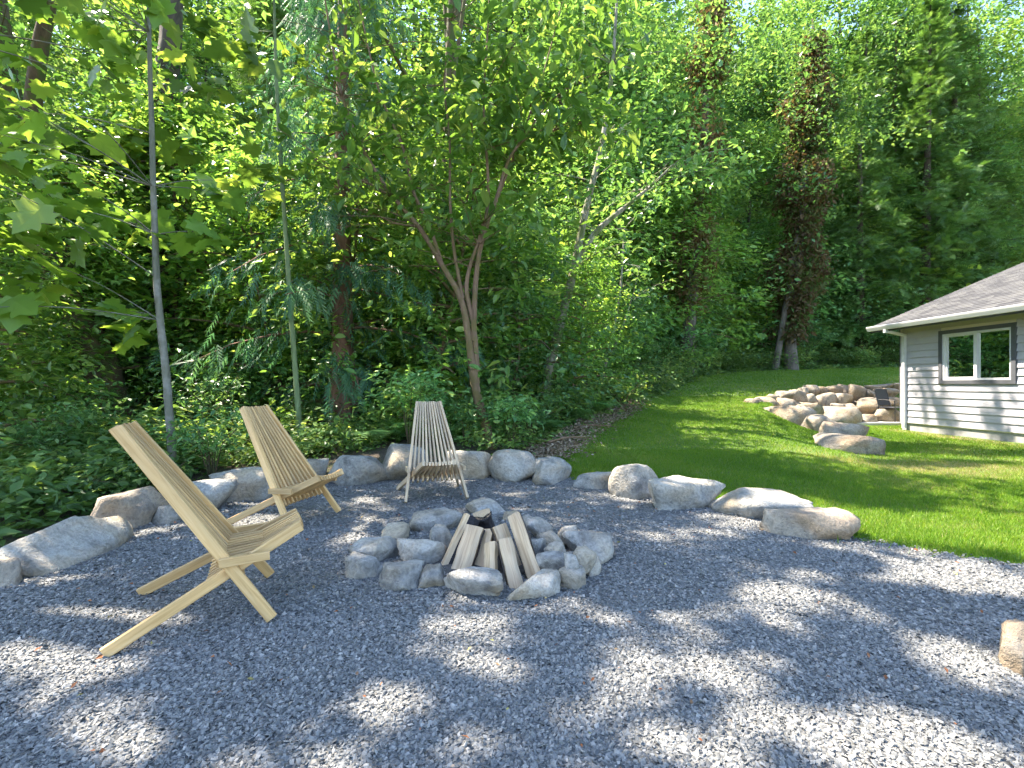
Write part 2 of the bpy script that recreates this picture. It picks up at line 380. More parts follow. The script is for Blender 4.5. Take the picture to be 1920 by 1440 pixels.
# ------------------------------------------------------------------ terrain
WALL = np.array([(2.0, 2.6), (4.6, 6.4), (5.5, 7.8), (6.4, 9.4), (6.6, 10.6), (6.95, 12.2), (7.7, 13.6), (9.0, 14.9), (11, 15.5), (13, 15.9), (40, 16.4)])
def smooth(e0, e1, x):
    t = np.clip((x - e0) / (e1 - e0), 0, 1); return t * t * (3 - 2 * t)
def wall_sd(x, y):
    x = np.asarray(x, float); y = np.asarray(y, float)
    best = np.full(x.shape, 1e9); sgn = np.zeros(x.shape)
    for (ax, ay), (bx, by) in zip(WALL[:-1], WALL[1:]):
        dx, dy = bx - ax, by - ay
        t = np.clip(((x - ax) * dx + (y - ay) * dy) / (dx * dx + dy * dy), 0, 1)
        d = np.hypot(x - ax - t * dx, y - ay - t * dy)
        c = -(dx * (y - ay) - dy * (x - ax))
        m = d < best
        best = np.where(m, d, best); sgn = np.where(m, np.sign(c), sgn)
    return best * sgn
def H(x, y):
    x = np.asarray(x, float); y = np.asarray(y, float)
    hill = .093 * np.clip(y - 5.3, 0, 28) + .26 * np.clip(y - 29, 0, 45)
    hill = hill * (1 - .35 * smooth(-1.5, -7, x) * smooth(20, 8, y))
    sd = wall_sd(x, y)
    wd = .25 + 1.25 * smooth(13.2, 9.5, y)
    w = smooth(-wd, wd * .5, sd)
    z = hill * (1 - w)
    wood = smooth(1.0, -1.0, x - .55 * (y - 6.5)) * smooth(5.4, 7.5, y + .9 * np.clip(-x - 1, 0, 6))
    z = z + wood * (.07 * np.sin(x * 1.7 + y * .6) + .06 * np.sin(y * 1.9 - x * .8))
    return z
def h1(x, y): return float(H(np.array([x]), np.array([y]))[0])

PAD = [(.25, 6.15), (-1.0, 6.25), (-1.9, 5.95), (-2.65, 5.35), (-3.05, 4.7), (-3.3, 3.8), (-3.45, 2.8), (-3.7, 1), (-4.2, -4), (9, -4), (6, .5), (4.2, 2.2), (3.28, 3.05), (2.92, 3.34), (2.56, 3.72), (2.2, 4.2), (1.85, 4.6), (1.25, 5.1), (.75, 5.6)]
LAWN = [(.25, 6.15), (.75, 5.6), (1.25, 5.1), (1.85, 4.6), (2.2, 4.2), (2.56, 3.72), (2.92, 3.34), (3.28, 3.05), (4.2, 2.2), (6, .5), (9, -4), (30, -4), (30, 30), (22, 28.4), (12, 25), (8.4, 21.5), (6, 17.3), (3.6, 12.8), (2.6, 11.0), (1.3, 8.7), (.55, 7.2)]
def inside(poly, x, y):
    poly = np.asarray(poly); r = np.zeros(np.shape(x), bool)
    for (ax, ay), (bx, by) in zip(poly, np.roll(poly, -1, 0)):
        c = ((ay > y) != (by > y)) & (x < (bx - ax) * (y - ay) / (by - ay + 1e-12) + ax)
        r ^= c
    return r
def grid_mesh(name, xs, ys, zf, mat, mask=None):
    X, Y = np.meshgrid(xs, ys, indexing='ij'); Z = zf(X, Y)
    v = np.stack([X, Y, Z], -1).reshape(-1, 3)
    nx, ny = len(xs), len(ys)
    i, j = np.meshgrid(np.arange(nx - 1), np.arange(ny - 1), indexing='ij')
    f = np.stack([i * ny + j, (i + 1) * ny + j, (i + 1) * ny + j + 1, i * ny + j + 1], -1).reshape(-1, 4)
    if mask is not None:
        cx = v[f].mean(1); f = f[mask(cx[:, 0], cx[:, 1])]
        u, inv = np.unique(f, return_inverse=True); v = v[u]; f = inv.reshape(-1, 4)
    mb = MB(); mb.add(v, f)
    return mb.build(name, mat, None, True, attr=False)
def sp(a, b, st): return np.arange(a, b + st * .5, st)
gx = np.concatenate([-np.geomspace(400, 20, 14), sp(-18, 16, .25), np.geomspace(18, 400, 14)])
gy = np.concatenate([-np.geomspace(400, 7, 14), sp(-6, 32, .25), np.geomspace(34, 420, 16)])
def ground_z(x, y):
    return H(x, y) - .06 * (inside(PAD, x, y) | inside(LAWN, x, y))
tag(grid_mesh('ground', gx, gy, ground_z, M['soil']), 'brown leaf-strewn forest floor under the trees', 'ground', kind='structure')
lumps = lambda x, y: .012 * np.sin(x * 3.1 + y) * np.sin(y * 2.7 - x * .6)
tag(grid_mesh('gravel_pad', sp(-4.4, 9, .1), sp(-4, 6.4, .1), lambda x, y: H(x, y) + .012 + lumps(x, y), M['gravelbed'], lambda x, y: inside(PAD, x, y)), 'grey crushed-stone pad around the fire ring', 'gravel', kind='structure')
tag(grid_mesh('lawn', sp(.2, 26, .12), sp(-4, 30, .12), lambda x, y: H(x, y) + .004, M['lawn'], lambda x, y: inside(LAWN, x, y)), 'green mown lawn sloping up to the woods', 'lawn', kind='structure')

def at(px, py, d): return np.array([(px - 960) / FPX * d, d, CAM_H - (py - 720) / FPX * d])
def on_ground(px, py):
    d = .8
    while d < 60:
        p = at(px, py, d)
        if p[2] <= h1(p[0], p[1]): return p
        d += .02
    return at(px, py, 30)

# ------------------------------------------------------------------ house
HX, HY, HA = 9.95, 12.25, .037
house = empty('house', (HX, HY, 0), 'light grey lap-sided house with shingled gable roof and white gutter', 'house', rz=HA)
LEN, DEEP = 8.0, 8.0
WY0, WY1, WZ0, WZ1 = -2.72, -1.06, 1.17, 2.40      # outer edge of the window trim
TB = .085
z = .2; EXPO = .162; k = 0
oy0, oy1, oz0, oz1 = WY0 + .02, WY1 - .02, WZ0 + .02, WZ1 - .02
def lap(y0, y1, z0, z1):
    mb = MB()
    prof = [(0.0, z0), (-.034, z0), (-.034, z0 + .006), (-.008, z1 + .01), (0.0, z1 + .01)]
    mb.prism(prof, (0, y0, 0), (0, y1, 0), (1, 0, 0), (0, 0, 1), rnd=random.random())
    mb.build('siding_board', M['siding'], house)
while z < 2.62:
    z1 = min(z + EXPO, 2.66)
    if z1 > oz0 and z < oz1:
        lap(-LEN, oy0, z, z1); lap(oy1, -.09, z, z1)
    else: lap(-LEN, -.09, z, z1)
    z += EXPO
# wall core with the opening
mb = MB()
mb.box((0.001, -LEN, .18), (.12, oy0, 2.7)); mb.box((0.001, oy1, .18), (.12, -.001, 2.7))
mb.box((0.001, oy0, .18), (.12, oy1, oz0)); mb.box((0.001, oy0, oz1), (.12, oy1, 2.7))
mb.box((.12, -.12, .18), (DEEP, -.001, 2.7)); mb.box((.12, -LEN, .18), (DEEP, -LEN + .12, 2.7))
# far wall has an opening too: daylight shows through it
mb.box((DEEP - .12, -LEN + .12, .18), (DEEP, -4.6, 2.7)); mb.box((DEEP - .12, -1.2, .18), (DEEP, -.12, 2.7))
mb.box((DEEP - .12, -4.6, .18), (DEEP, -1.2, 1.0)); mb.box((DEEP - .12, -4.6, 2.1), (DEEP, -1.2, 2.7))
mb.build('wall', M['room'], house)
mb = MB(); mb.box((.121, -LEN + .121, .15), (DEEP - .121, -.121, .19)); mb.build('room_floor', M['room'], house)
mb = MB(); mb.box((.121, -LEN + .121, 2.6), (DEEP - .121, -.121, 2.64)); mb.build('room_ceiling', M['room'], house)
mb = MB(); mb.box((.01, -LEN, -.2), (DEEP, 0.0, .178)); mb.build('foundation', M['concrete'], house)
# corner boards
mb = MB(); mb.box((-.04, -.09, .17), (.0, .0, 2.6)); mb.build('corner_board', M['siding'], house)
mb = MB(); mb.box((-.04, .001, .17), (.12, .028, 2.6)); mb.build('corner_board', M['trimdark'], house)
# window
win = bpy.data.objects.new('window', None); col.objects.link(win); win.parent = house
for (y0, y1, z0, z1) in ((WY0, WY1, WZ0, WZ0 + TB), (WY0, WY1, WZ1 - TB, WZ1), (WY0, WY0 + TB, WZ0 + TB, WZ1 - TB), (WY1 - TB, WY1, WZ0 + TB, WZ1 - TB)):
    mb = MB(); mb.box((-.055, y0, z0), (.0, y1, z1)); mb.build('casing_board', M['trimdark'], win)
iy0, iy1, iz0, iz1 = WY0 + TB, WY1 - TB, WZ0 + TB, WZ1 - TB
mb = MB(); fw = .045
for (y0, y1, z0, z1) in ((iy0, iy1, iz0, iz0 + fw), (iy0, iy1, iz1 - fw, iz1), (iy0, iy0 + fw, iz0 + fw, iz1 - fw), (iy1 - fw, iy1, iz0 + fw, iz1 - fw)):
    mb.box((-.035, y0, z0), (.05, y1, z1))
mb.build('frame', M['white'], win)
ym = (iy0 + iy1) / 2
mb = MB(); mb.box((-.025, ym - .035, iz0 + fw), (.045, ym + .035, iz1 - fw)); mb.build('meeting_rail', M['white'], win)
mb = MB(); sw = .05
for (y0, y1, z0, z1) in ((ym + .036, iy1 - fw, iz0 + fw, iz0 + fw + .03), (ym + .036, iy1 - fw, iz1 - fw - .03, iz1 - fw), (iy1 - fw - sw, iy1 - fw, iz0 + fw + .03, iz1 - fw - .03)):
    mb.box((-.012, y0, z0), (.03, y1, z1))
mb.build('sash', M['white'], win)
for y0, y1, x in ((iy0 + fw, ym - .036, .02), (ym + .036, iy1 - fw - sw, .008)):
    mb = MB(); mb.add([(x, y0, iz0 + fw), (x, y1, iz0 + fw), (x, y1, iz1 - fw), (x, y0, iz1 - fw)], [(0, 1, 2, 3)]); mb.build('pane', M['glass'], win)
# roof: stepped shingle courses on both slopes
PITCH = 5 / 12.0; EX = -.50; EZ = 2.66; RX = DEEP / 2
mb = MB()
nC = 34; y0, y1 = -LEN - .4, .38
def slope_pt(x): return EZ + (x - EX) * PITCH
for s in (0, 1):
    for c in range(nC):
        xa = EX - .02 + (RX - EX + .02) * c / nC; xb = EX - .02 + (RX - EX + .02) * (c + 1) / nC
        za = slope_pt(xa) + .016; zb = slope_pt(xb) + .004
        q = lambda x: x if s == 0 else 2 * RX - x
        v = [(q(xa), y0, za), (q(xa), y1, za), (q(xb), y1, zb), (q(xb), y0, zb), (q(xa), y0, za - .014), (q(xa), y1, za - .014)]
        mb.add(v, [(0, 3, 2, 1), (0, 1, 5, 4)])
roof = mb.build('roof', M['shingle'], house)
mb = MB()
def slab(xa, xb, d, dz0, dz1, ya, yb):
    za, zb = slope_pt(xa), slope_pt(xb)
    v = [(xa, ya, za + dz0), (xb, ya, zb + dz0), (xb, yb, zb + dz0), (xa, yb, za + dz0), (xa, ya, za + dz1), (xb, ya, zb + dz1), (xb, yb, zb + dz1), (xa, yb, za + dz1)]
    f = [(0, 3, 2, 1), (4, 5, 6, 7), (0, 1, 5, 4), (1, 2, 6, 5), (2, 3, 7, 6), (3, 0, 4, 7)]
    mb.add(v, f)
slab(EX, RX, 0, -.06, -.012, y0 + .01, y1 - .01)
mb.build('roof_deck', M['trimdark'], house)
mb = MB(); slab(EX - .01, RX, 0, -.16, -.013, y1 - .008, y1 + .014); mb.build('barge_board', M['trimdark'], roof)
mb = MB(); mb.box((RX - .14, y0, slope_pt(RX) - .03), (RX + .14, y1, slope_pt(RX) + .035)); mb.build('ridge_cap', M['shingle'], roof)
mb = MB(); mb.box((EX + .03, y0 + .02, 2.585), (-.001, y1 - .02, 2.60)); mb.build('soffit', M['soffit'], house)
mb = MB(); mb.box((EX - .005, y0 + .01, 2.505), (EX + .028, y1 - .012, 2.66)); mb.build('fascia', M['trimdark'], house)
mb = MB()
gp = [(0, .0), (0, .115), (-.10, .115), (-.115, .10), (-.105, .07), (-.085, .03), (-.07, 0.0)]
mb.prism(gp, (EX - .006, y0, 2.545), (EX - .006, y1 + .03, 2.545), (1, 0, 0), (0, 0, 1))
mb.build('gutter', M['white'], house)
mb = MB()
dy = -.14
mb.prism([(-.04, -.03), (.04, -.03), (.04, .03), (-.04, .03)], (-.065, dy, .06), (-.065, dy, 2.43), (0, 1, 0), (1, 0, 0))
mb.prism([(-.04, -.03), (.04, -.03), (.04, .03), (-.04, .03)], (-.062, dy, 2.40), (EX - .05, dy, 2.50), (0, 1, 0), (0, 0, 1))
mb.prism([(-.04, -.03), (.04, -.03), (.04, .03), (-.04, .03)], (EX - .05, dy, 2.46), (EX - .05, dy, 2.56), (0, 1, 0), (1, 0, 0))
mb.build('downspout', M['white'], house)

# patio behind the house and the dark chair on it
mb = MB(); mb.box((9.25, 13.55, -.1), (15, 15.0, .07)); tag(mb.build('patio', M['slab'], attr=False), 'pale concrete patio slab behind the house', 'patio', kind='structure')
pc = empty('patio_chair', (11.2, 14.15, .07), 'dark metal patio chair on the concrete slab behind the house', 'chair', rz=math.radians(200))
for sx in (-1, 1):
    mb = MB(); mb.tube([(sx * .27, .25, 0), (sx * .27, .24, .62), (sx * .27, -.2, .64)], [.013] * 3, 6); mb.build('front_leg', M['dark_metal'], pc)
    mb = MB(); mb.tube([(sx * .26, -.3, 0), (sx * .26, -.2, .42), (sx * .25, -.32, .95)], [.013] * 3, 6); mb.build('rear_leg', M['dark_metal'], pc)
mb = MB(); mb.box((-.25, -.22, .40), (.25, .24, .425)); mb.build('seat', M['mesh'], pc)
mb = MB(); mb.bar((0, -.22, .46), (0, -.325, .95), .5, .02); mb.build('backrest', M['mesh'], pc)

# ------------------------------------------------------------------ stones
_ico = {}
def ico(sub):
    if sub in _ico: return _ico[sub]
    import bmesh
    bm = bmesh.new(); bmesh.ops.create_icosphere(bm, subdivisions=sub, radius=1.0)
    v = np.array([q.co[:] for q in bm.verts]); bm.verts.index_update(); f = np.array([[q.index for q in p.verts] for p in bm.faces]); bm.free()
    _ico[sub] = (v, f); return _ico[sub]
def rock_mesh(name, seed, dims, mat, sub=4, planes=9, sharp=44.0, flat_top=0.0, rough=.045):
    r = np.random.default_rng(seed)
    v, f = ico(sub)
    n = r.normal(size=(planes, 3)); n /= np.linalg.norm(n, axis=1)[:, None]
    d = r.uniform(.62, 1.0, planes)
    n = np.concatenate([n, [[0, 0, 1], [0, 0, -1]]]); d = np.concatenate([d, [.75 - .15 * flat_top, .7]])
    if flat_top: n[-2] = np.array([.12 * r.normal(), .12 * r.normal(), 1]); n[-2] /= np.linalg.norm(n[-2])
    dots = v @ n.T
    q = np.maximum(dots, 1e-3) / d                     # 1/radius per plane
    rad = 1.0 / (np.sum(q ** sharp, axis=1) + .55 ** sharp) ** (1 / sharp)
    off = r.uniform(-50, 50, 3)
    nz = np.array([mnoise.fractal(Vector(p * 1.6 + off), 1.0, 2.1, 5) for p in v * rad[:, None]])
    nz2 = np.array([mnoise.fractal(Vector(p * 7 + off), 1.0, 2.0, 3) for p in v * rad[:, None]])
    rad = rad * (1 + rough * nz * 1.6 + rough * .35 * nz2)
    p = v * rad[:, None]
    lo, hi = p.min(0), p.max(0)
    p = (p - (lo + hi) / 2) / (hi - lo) * np.asarray(dims)
    mb = MB(); mb.add(p, f)
    return mb.mesh(name, mat, True, attr=False)
def stone(name, seed, c, dims, rz, mat, parent=None, sub=4, tilt=(0, 0), **kw):
    o = link(name, rock_mesh(name, seed, dims, mat, sub, **kw), parent)
    o.location = c; o.rotation_euler = (tilt[0], tilt[1], rz)
    return o
G = 'boulders edging the gravel pad'
# (name of look, px0, py0, px1, base_py, depth factor, rotation, flat, seed, label)
RIM = [
 (-30, 1050, 43, 1108, .9, .2, 0, 1, 'small rounded tan boulder at the end of the row, past the long slab'),
 (290, 950, 330, 988, .9, .3, 0, 4, 'small pale boulder wedged behind the long leg of the side-on chair'),
 (335, 903, 432, 966, .9, .5, .6, 5, 'blocky tan-topped boulder between the leaning saplings and the gravel'),
 (408, 880, 520, 945, .9, .3, .2, 6, 'broad grey boulder with an overhanging ledge on its upper edge'),
 (525, 862, 605, 912, .9, .2, 0, 7, 'grey boulder half hidden behind the second chair backrest'),
 (612, 853, 732, 912, .8, .0, .2, 8, 'wide dark-streaked grey boulder with low pointed shoulder left of lone chair'),
 (714, 833, 800, 908, .9, .1, 0, 9, 'tall pale rounded boulder just behind the chair facing the fire ring'),
 (835, 843, 926, 900, .8, .0, .7, 10, 'flat-topped tan and grey boulder at the foot of the many-stemmed tree'),
 (918, 845, 1003, 906, .9, .1, 0, 11, 'large smooth rounded pale boulder at the start of the lawn'),
 (1001, 860, 1071, 911, .9, .3, .3, 12, 'upright angular boulder with a squared top on the lawn edge'),
 (1078, 884, 1152, 922, .9, .1, .5, 13, 'low pale boulder sunk between two rounder ones on lawn edge'),
 (1147, 872, 1233, 938, .95, .2, 0, 14, 'round smooth egg-shaped pale boulder on the lawn edge'),
 (1226, 899, 1355, 962, .7, -.15, .6, 15, 'wide flat-topped boulder with sun spots on its tan top'),
 (1342, 926, 1500, 980, .7, -.35, .9, 16, 'low broad slab-like grey boulder sloping into the grass'),
 (1438, 961, 1588, 1012, .6, -.35, .8, 17, 'low pinkish-tan slab ending the boulder row by the open gravel'),
 (1880, 1175, 1990, 1272, .8, .4, .2, 18, 'brown chipped boulder alone on the open gravel'),
]
for (x0, yt, x1, yb, df, rz, ft, sd, lab) in RIM:
    p = on_ground((x0 + x1) / 2, yb - 2); d = p[1]
    w = (x1 - x0) / FPX * d; hh = (yb - yt) / FPX * d * .92 + .10
    dd = w * df
    d2 = d + dd * .35
    w *= 1.20
    o = stone('boulder', 100 + sd, (p[0] * d2 / d, d2, p[2] + hh / 2 - .10), (w, dd, hh), rz, M['rock_tan'] if sd in (1, 17, 18) else M['rock'], flat_top=ft, **({'planes': 16, 'sharp': 13.0, 'rough': .05} if sd in (9, 11, 13, 14, 7) else ({'planes': 13, 'sharp': 50.0, 'rough': .055} if sd in (5, 6, 8, 10, 12, 15) else {'planes': 12, 'sharp': 44.0, 'rough': .06})))
    tag(o, lab, 'boulder', G)
o = stone('boulder', 121, (-3.03, 3.22, .07), (.40, .95, .34), .02, M['rock'], flat_top=.9, tilt=(.06, -.32)); tag(o, 'long slanting grey slab boulder with layered sloping top beside the chair', 'boulder', G)
o = stone('boulder', 133, (-3.2, 4.0, .09), (.42, .82, .38), -.12, M['rock_tan'], flat_top=.7, tilt=(.02, -.15)); tag(o, 'pale tan cracked boulder lying against the long slanting slab', 'boulder', G)

# stone ring
ring = empty('fire_ring', (-.17, 3.2, 0), 'ring of loose grey and tan stones around the stacked firewood', 'fire pit')
RING = [ # px0,py0,px1,py1, depth factor, rot, flat, depth shift, base height
 (652, 1040, 717, 1090, .9, .2, 0, 0, 0), (667, 1010, 760, 1057, .8, .1, .7, 0, .02), (716, 987, 770, 1021, .9, .4, .3, 0, 0), (750, 1008, 826, 1067, .7, -.5, .4, 0, 0),
 (710, 1053, 790, 1118, .7, .1, .5, 0, 0), (783, 1058, 836, 1113, .8, .3, .2, 0, 0), (832, 1069, 942, 1132, .6, -.06, .7, 0, 0), (946, 1075, 1052, 1131, .45, .42, .5, 0, 0),
 (1045, 1066, 1100, 1112, .9, .3, .3, 0, 0), (1000, 1040, 1080, 1096, .6, .5, .4, .05, 0), (1071, 1026, 1120, 1078, .8, .1, .2, 0, .05), (1055, 997, 1145, 1051, .6, -.45, .1, 0, .02),
 (1046, 987, 1082, 1022, .9, 0, 0, 0, .06), (1021, 1020, 1060, 1053, .9, 0, .2, 0, .08), (1012, 997, 1051, 1029, .9, .3, .1, 0, .12), (978, 1001, 1030, 1066, .7, 0, .2, 0, 0),
 (984, 971, 1033, 1011, .8, .2, .2, 0, .03), (969, 967, 1001, 1003, .8, 0, 0, 0, 0), (876, 944, 952, 978, .8, .05, .5, .12, 0), (768, 963, 868, 1003, .8, -.1, .8, .05, 0), (790, 984, 852, 1050, .6, -.5, .1, 0, 0),
 (1100, 1045, 1126, 1085, .9, 0, 0, 0, 0), (1058, 1046, 1082, 1072, .8, .2, 0, 0, .1), (940, 962, 975, 990, .9, .2, .2, .06, 0)]
for i, (x0, yt, x1, yb, df, rz, ft, sh, bz) in enumerate(RING):
    d = (CAM_H - bz) * FPX / (yb - 4 - 720) + sh
    w = (x1 - x0) / FPX * d; dd = w * df + .03
    hh = max((yb - yt) / FPX * d * .80, .08) + .045
    d2 = d + dd * .38
    c = np.array([((x0 + x1) / 2 - 960) / FPX * d2, d2, bz + hh / 2 - .045]) - np.array([-.17, 3.2, 0])
    stone('ring_stone', 300 + i, c, (w * 1.12, dd * 1.1, hh), rz, M['rock_fire'], ring, 4, flat_top=ft, planes=13, sharp=60, rough=.06)

mb = MB(); k = 26; an = np.linspace(0, 2 * np.pi, k, endpoint=False); rr_ = .50 + .07 * np.sin(an * 3 + 1) + .04 * np.sin(an * 7)
mb.add(np.concatenate([np.column_stack([rr_ * np.cos(an), rr_ * np.sin(an) * .85, np.full(k, .022)]), [[0, 0, .04]]]), [(i, (i + 1) % k, k) for i in range(k)])
mb.build('ash_bed', M['ash'], ring, True)
# boulder retaining wall by the house (x0,y0,x1,y1 in 1/6 px steps, distance)
rw = empty('retaining_wall', (7.5, 12.5, 0), 'dry-stacked tan boulder retaining wall curving round behind the house', 'wall')
RW = [(470, 205, 610, 300, 13.8), (590, 195, 775, 345, 14.0), (700, 160, 800, 240, 14.8), (785, 140, 910, 240, 15.2), (900, 155, 1005, 230, 15.4), (1005, 145, 1180, 245, 15.4), (1160, 130, 1280, 230, 15.6),
 (1250, 140, 1455, 305, 15.2), (1440, 190, 1545, 290, 15.2), (1460, 135, 1620, 200, 15.7), (1545, 175, 1680, 275, 15.4), (1660, 175, 1795, 270, 15.4), (1600, 120, 1755, 175, 15.8), (1750, 115, 1850, 190, 15.8),
 (775, 240, 930, 370, 14.6), (890, 230, 1105, 385, 14.8), (1090, 235, 1290, 360, 14.9), (1285, 310, 1345, 350, 15.0), (1060, 340, 1195, 410, 14.6), (1195, 350, 1405, 485, 14.6), (1345, 290, 1615, 475, 14.6), (1550, 275, 1730, 365, 14.9),
 (1720, 275, 1850, 360, 15), (690, 340, 970, 525, 13.6), (960, 390, 1365, 560, 13.9), (1360, 465, 1565, 560, 14.1), (1570, 400, 1850, 565, 14.3), (460, 285, 660, 420, 13.0), (555, 395, 670, 475, 12.6), (660, 360, 760, 510, 12.9),
 (200, 275, 460, 400, 12.8), (340, 240, 470, 330, 13.4), (110, 290, 250, 375, 12.6), (340, 385, 780, 590, 11.2), (790, 490, 1110, 670, 10.4), (1010, 570, 1380, 755, 9.4), (1030, 720, 1525, 955, 7.9)]
for i, (x0, yt, x1, yb, d) in enumerate(RW):
    a = at(1380 + x0 / 6, 700 + yt / 6, d); b = at(1380 + x1 / 6, 700 + yb / 6, d)
    w = (b[0] - a[0]) * 1.24; hh = (a[2] - b[2]) * 1.22; c = (a + b) / 2 - np.array([7.5, 12.5, 0])
    rz = {33: -.75, 34: -.5, 35: -.45, 36: -.5}.get(i, random.uniform(-.15, .15))
    if i >= 33: w *= 1.12; hh += .12; c[2] -= .05
    dd = max(.45, w * .75) if i < 33 else w * .55
    stone('stone', 400 + i, c, (w, dd, hh), rz, M['rock_tan'], rw, 3, flat_top=.3, planes=13, sharp=20, rough=.04)

# ------------------------------------------------------------------ chairs
def stick_chair(loc, rz, label, mat, seed):
    r = random.Random(seed)
    ch = empty('folding_stick_chair', loc, label, 'chair', 'slatted wooden chairs around the fire ring', rz)
    TOPZ, FS = .955, .64
    CS = .45; CZ = TOPZ * (1 - CS / FS)
    ax = lambda s: TOPZ * (1 - s / FS)
    n = 12
    for i in range(n):
        u = -1 + 2 * i / (n - 1)
        xt, xc = .128 * u, .252 * u
        t = CS / FS
        mb = MB(); sd = r.uniform(0, 20)
        sag = -.022 * (1 - u * u)
        if i in (0, n - 1):
            xf = xt + (xc - xt) / t
            mb.bar((xt, 0, TOPZ), (xf, FS, .010), .026, .052, rnd=r.random(), seed=sd); mb.build('front_leg', mat, ch)
        else:
            s1 = .52; k = s1 / CS
            mb.bar((xt, sag - .008, TOPZ - .004 + r.uniform(-.004, .004)), (xt + (xc - xt) * k, s1 + sag, ax(s1)), .0198, .042, rnd=r.random(), seed=sd); mb.build('back_slat', mat, ch)
        mb = MB()
        if i in (0, n - 1):
            o = math.copysign(.026, u)
            mb.bar((xc + o, .415, CZ + .022), (xc + o, .63, CZ + .03), .026, .042, rnd=r.random(), seed=sd + 3); mb.build('side_block', mat, ch)
        else:
            mb.bar((xc, .40, CZ + .005), (xc * .93, .60, CZ + .025), .0215, .032, rnd=r.random(), seed=sd + 3); mb.build('spacer', mat, ch)
    m = n - 1
    for j in range(m):
        u = -1 + 2 * j / (m - 1)
        xc, xf = .228 * u, .150 * u
        mb = MB(); sd = r.uniform(0, 20)
        sl = (xf - xc) / (.78 - CS)
        zl = lambda s: .41 * s / .78
        if j in (0, m - 1):
            mb.bar((xc - sl * CS, 0, .014), (xf, .78, .405), .025, .052, rnd=r.random(), seed=sd); mb.build('rear_leg', mat, ch)
        else:
            s0 = .36; sg = -.03 * (1 - u * u)
            mb.bar((xc + sl * (s0 - CS), s0, zl(s0) + sg * .6), (xf, .78 + .012 * (1 - u * u), .405 + sg * .3), .0198, .038, rnd=r.random(), seed=sd); mb.build('seat_slat', mat, ch)
    return ch
def face(fx, fy): return math.atan2(-fx, fy)     # local +Y points to (fx, fy)
stick_chair((-1.885, 2.33, .012), face(.888, .46), 'slatted wooden chair seen side-on beside the long slanting slab boulder', M['chair'], 1)
stick_chair((-2.256, 4.2, .012), face(.963, -.27), 'slatted wooden chair standing in front of the ledged boulder and leaning saplings', M['chair'], 2)
stick_chair((-.93, 5.34, .012), face(.30, -.95), 'slatted wooden chair facing the fire ring against the tall pale boulder', M['chairgrey'], 3)

# ------------------------------------------------------------------ firewood
def log(b, t, w, spin, label, bark='logbark', kind=3, seed=0, thick=None):
    b = np.asarray(b, float); t = np.asarray(t, float)
    lg = empty('firewood_log', tuple(b), label, 'firewood', 'split logs stacked in the fire ring')
    ax = t - b; L = np.linalg.norm(ax); ax /= L
    ref = np.array([math.cos(spin), math.sin(spin), 0.0]); ya = ref - ax * ref.dot(ax); ya /= np.linalg.norm(ya); xa = np.cross(ya, ax)
    # wedge: flat split faces towards +ya, bark arc behind
    r = np.random.default_rng(seed)
    k = 7
    th = thick or w * .75
    arc = [(w / 2 * math.cos(a), -th * (.35 + .65 * abs(math.sin(a)))) for a in np.linspace(0, -math.pi, k)]
    fr = [(-w / 2, .0), (-w * .18, .006 + .01 * r.random()), (w * .15, .012 * r.random()), (w / 2, 0.0)]
    nseg = 6
    def sweep(prof, mb, cap, j):
        prof = np.array(prof); rings = []; kk = len(prof)
        for s in range(nseg + 1):
            q = prof * (1 + .05 * math.sin(s * 1.9 + seed)) + r.normal(size=prof.shape) * j
            rings.append(ax * L * s / nseg + q[:, :1] * xa + q[:, 1:2] * ya)
        v = np.concatenate(rings)
        g = np.concatenate([np.column_stack([np.full(kk, L * s / nseg + seed), prof]) for s in range(nseg + 1)])
        f = [(s * kk + i, s * kk + (i + 1) % kk, (s + 1) * kk + (i + 1) % kk, (s + 1) * kk + i) for s in range(nseg) for i in range(kk)]
        mb.add(v, f, .25 + .6 * ((seed * 37 % 10) / 10), 0, g)
        c = np.array([rings[0].mean(0), rings[-1].mean(0)]); nv = len(v)
        mb.add(np.concatenate([v, c]), [((i + 1) % kk, i, nv) for i in range(kk)] + [(nseg * kk + i, nseg * kk + (i + 1) % kk, nv + 1) for i in range(kk)], .3, 0, np.concatenate([g, c]))
    mb = MB(); sweep(fr + arc[1:-1], mb, True, .0012); mb.build('split_wood', M['split'], lg)
    mb = MB(); outer = [(x * 1.06, y - .012) for x, y in arc]; inner = [(x * .99, y + .004) for x, y in reversed(arc)]
    sweep(outer + inner, mb, True, .0025); mb.build('bark', M[bark], lg)
def P(px, py, d): return at(px, py, d)
log((-.455, 3.06, .0), P(872, 966, 3.28), .10, math.radians(-160), 'tall firewood split with dark bark side and orange edge leaning inwards', 'char', seed=1, thick=.10)
log((-.33, 2.93, -.01), P(890, 986, 3.12), .12, math.radians(-104), 'broad pale split firewood with straight grain beside the dark barked split', seed=2)
log((-.21, 2.97, -.01), P(914, 992, 3.16), .08, math.radians(-112), 'narrow pale firewood split leaning on the broad pale one', seed=3)
log((-.135, 2.84, -.01), P(918, 1017, 2.98), .085, math.radians(-122), 'shortest pale firewood split standing upright in the middle of the pile', seed=4, thick=.09)
log((.035, 2.70, -.01), P(947, 1010, 2.93), .085, math.radians(-72), 'splintered pale firewood split in front of the longest log', seed=5)
log((.15, 2.80, -.01), P(962, 964, 3.08), .085, math.radians(-98), 'longest pale firewood split leaning from the pile towards the ring stones', seed=6)
log((.03, 3.0, -.01), P(937, 984, 3.10), .095, math.radians(-62), 'thick firewood split with grey bark end behind the splintered one', seed=7, thick=.1)
log((-.16, 3.5, -.01), P(902, 958, 3.38), .12, math.radians(100), 'charred black firewood piece at the back of the pile', 'char', seed=8, thick=.1)

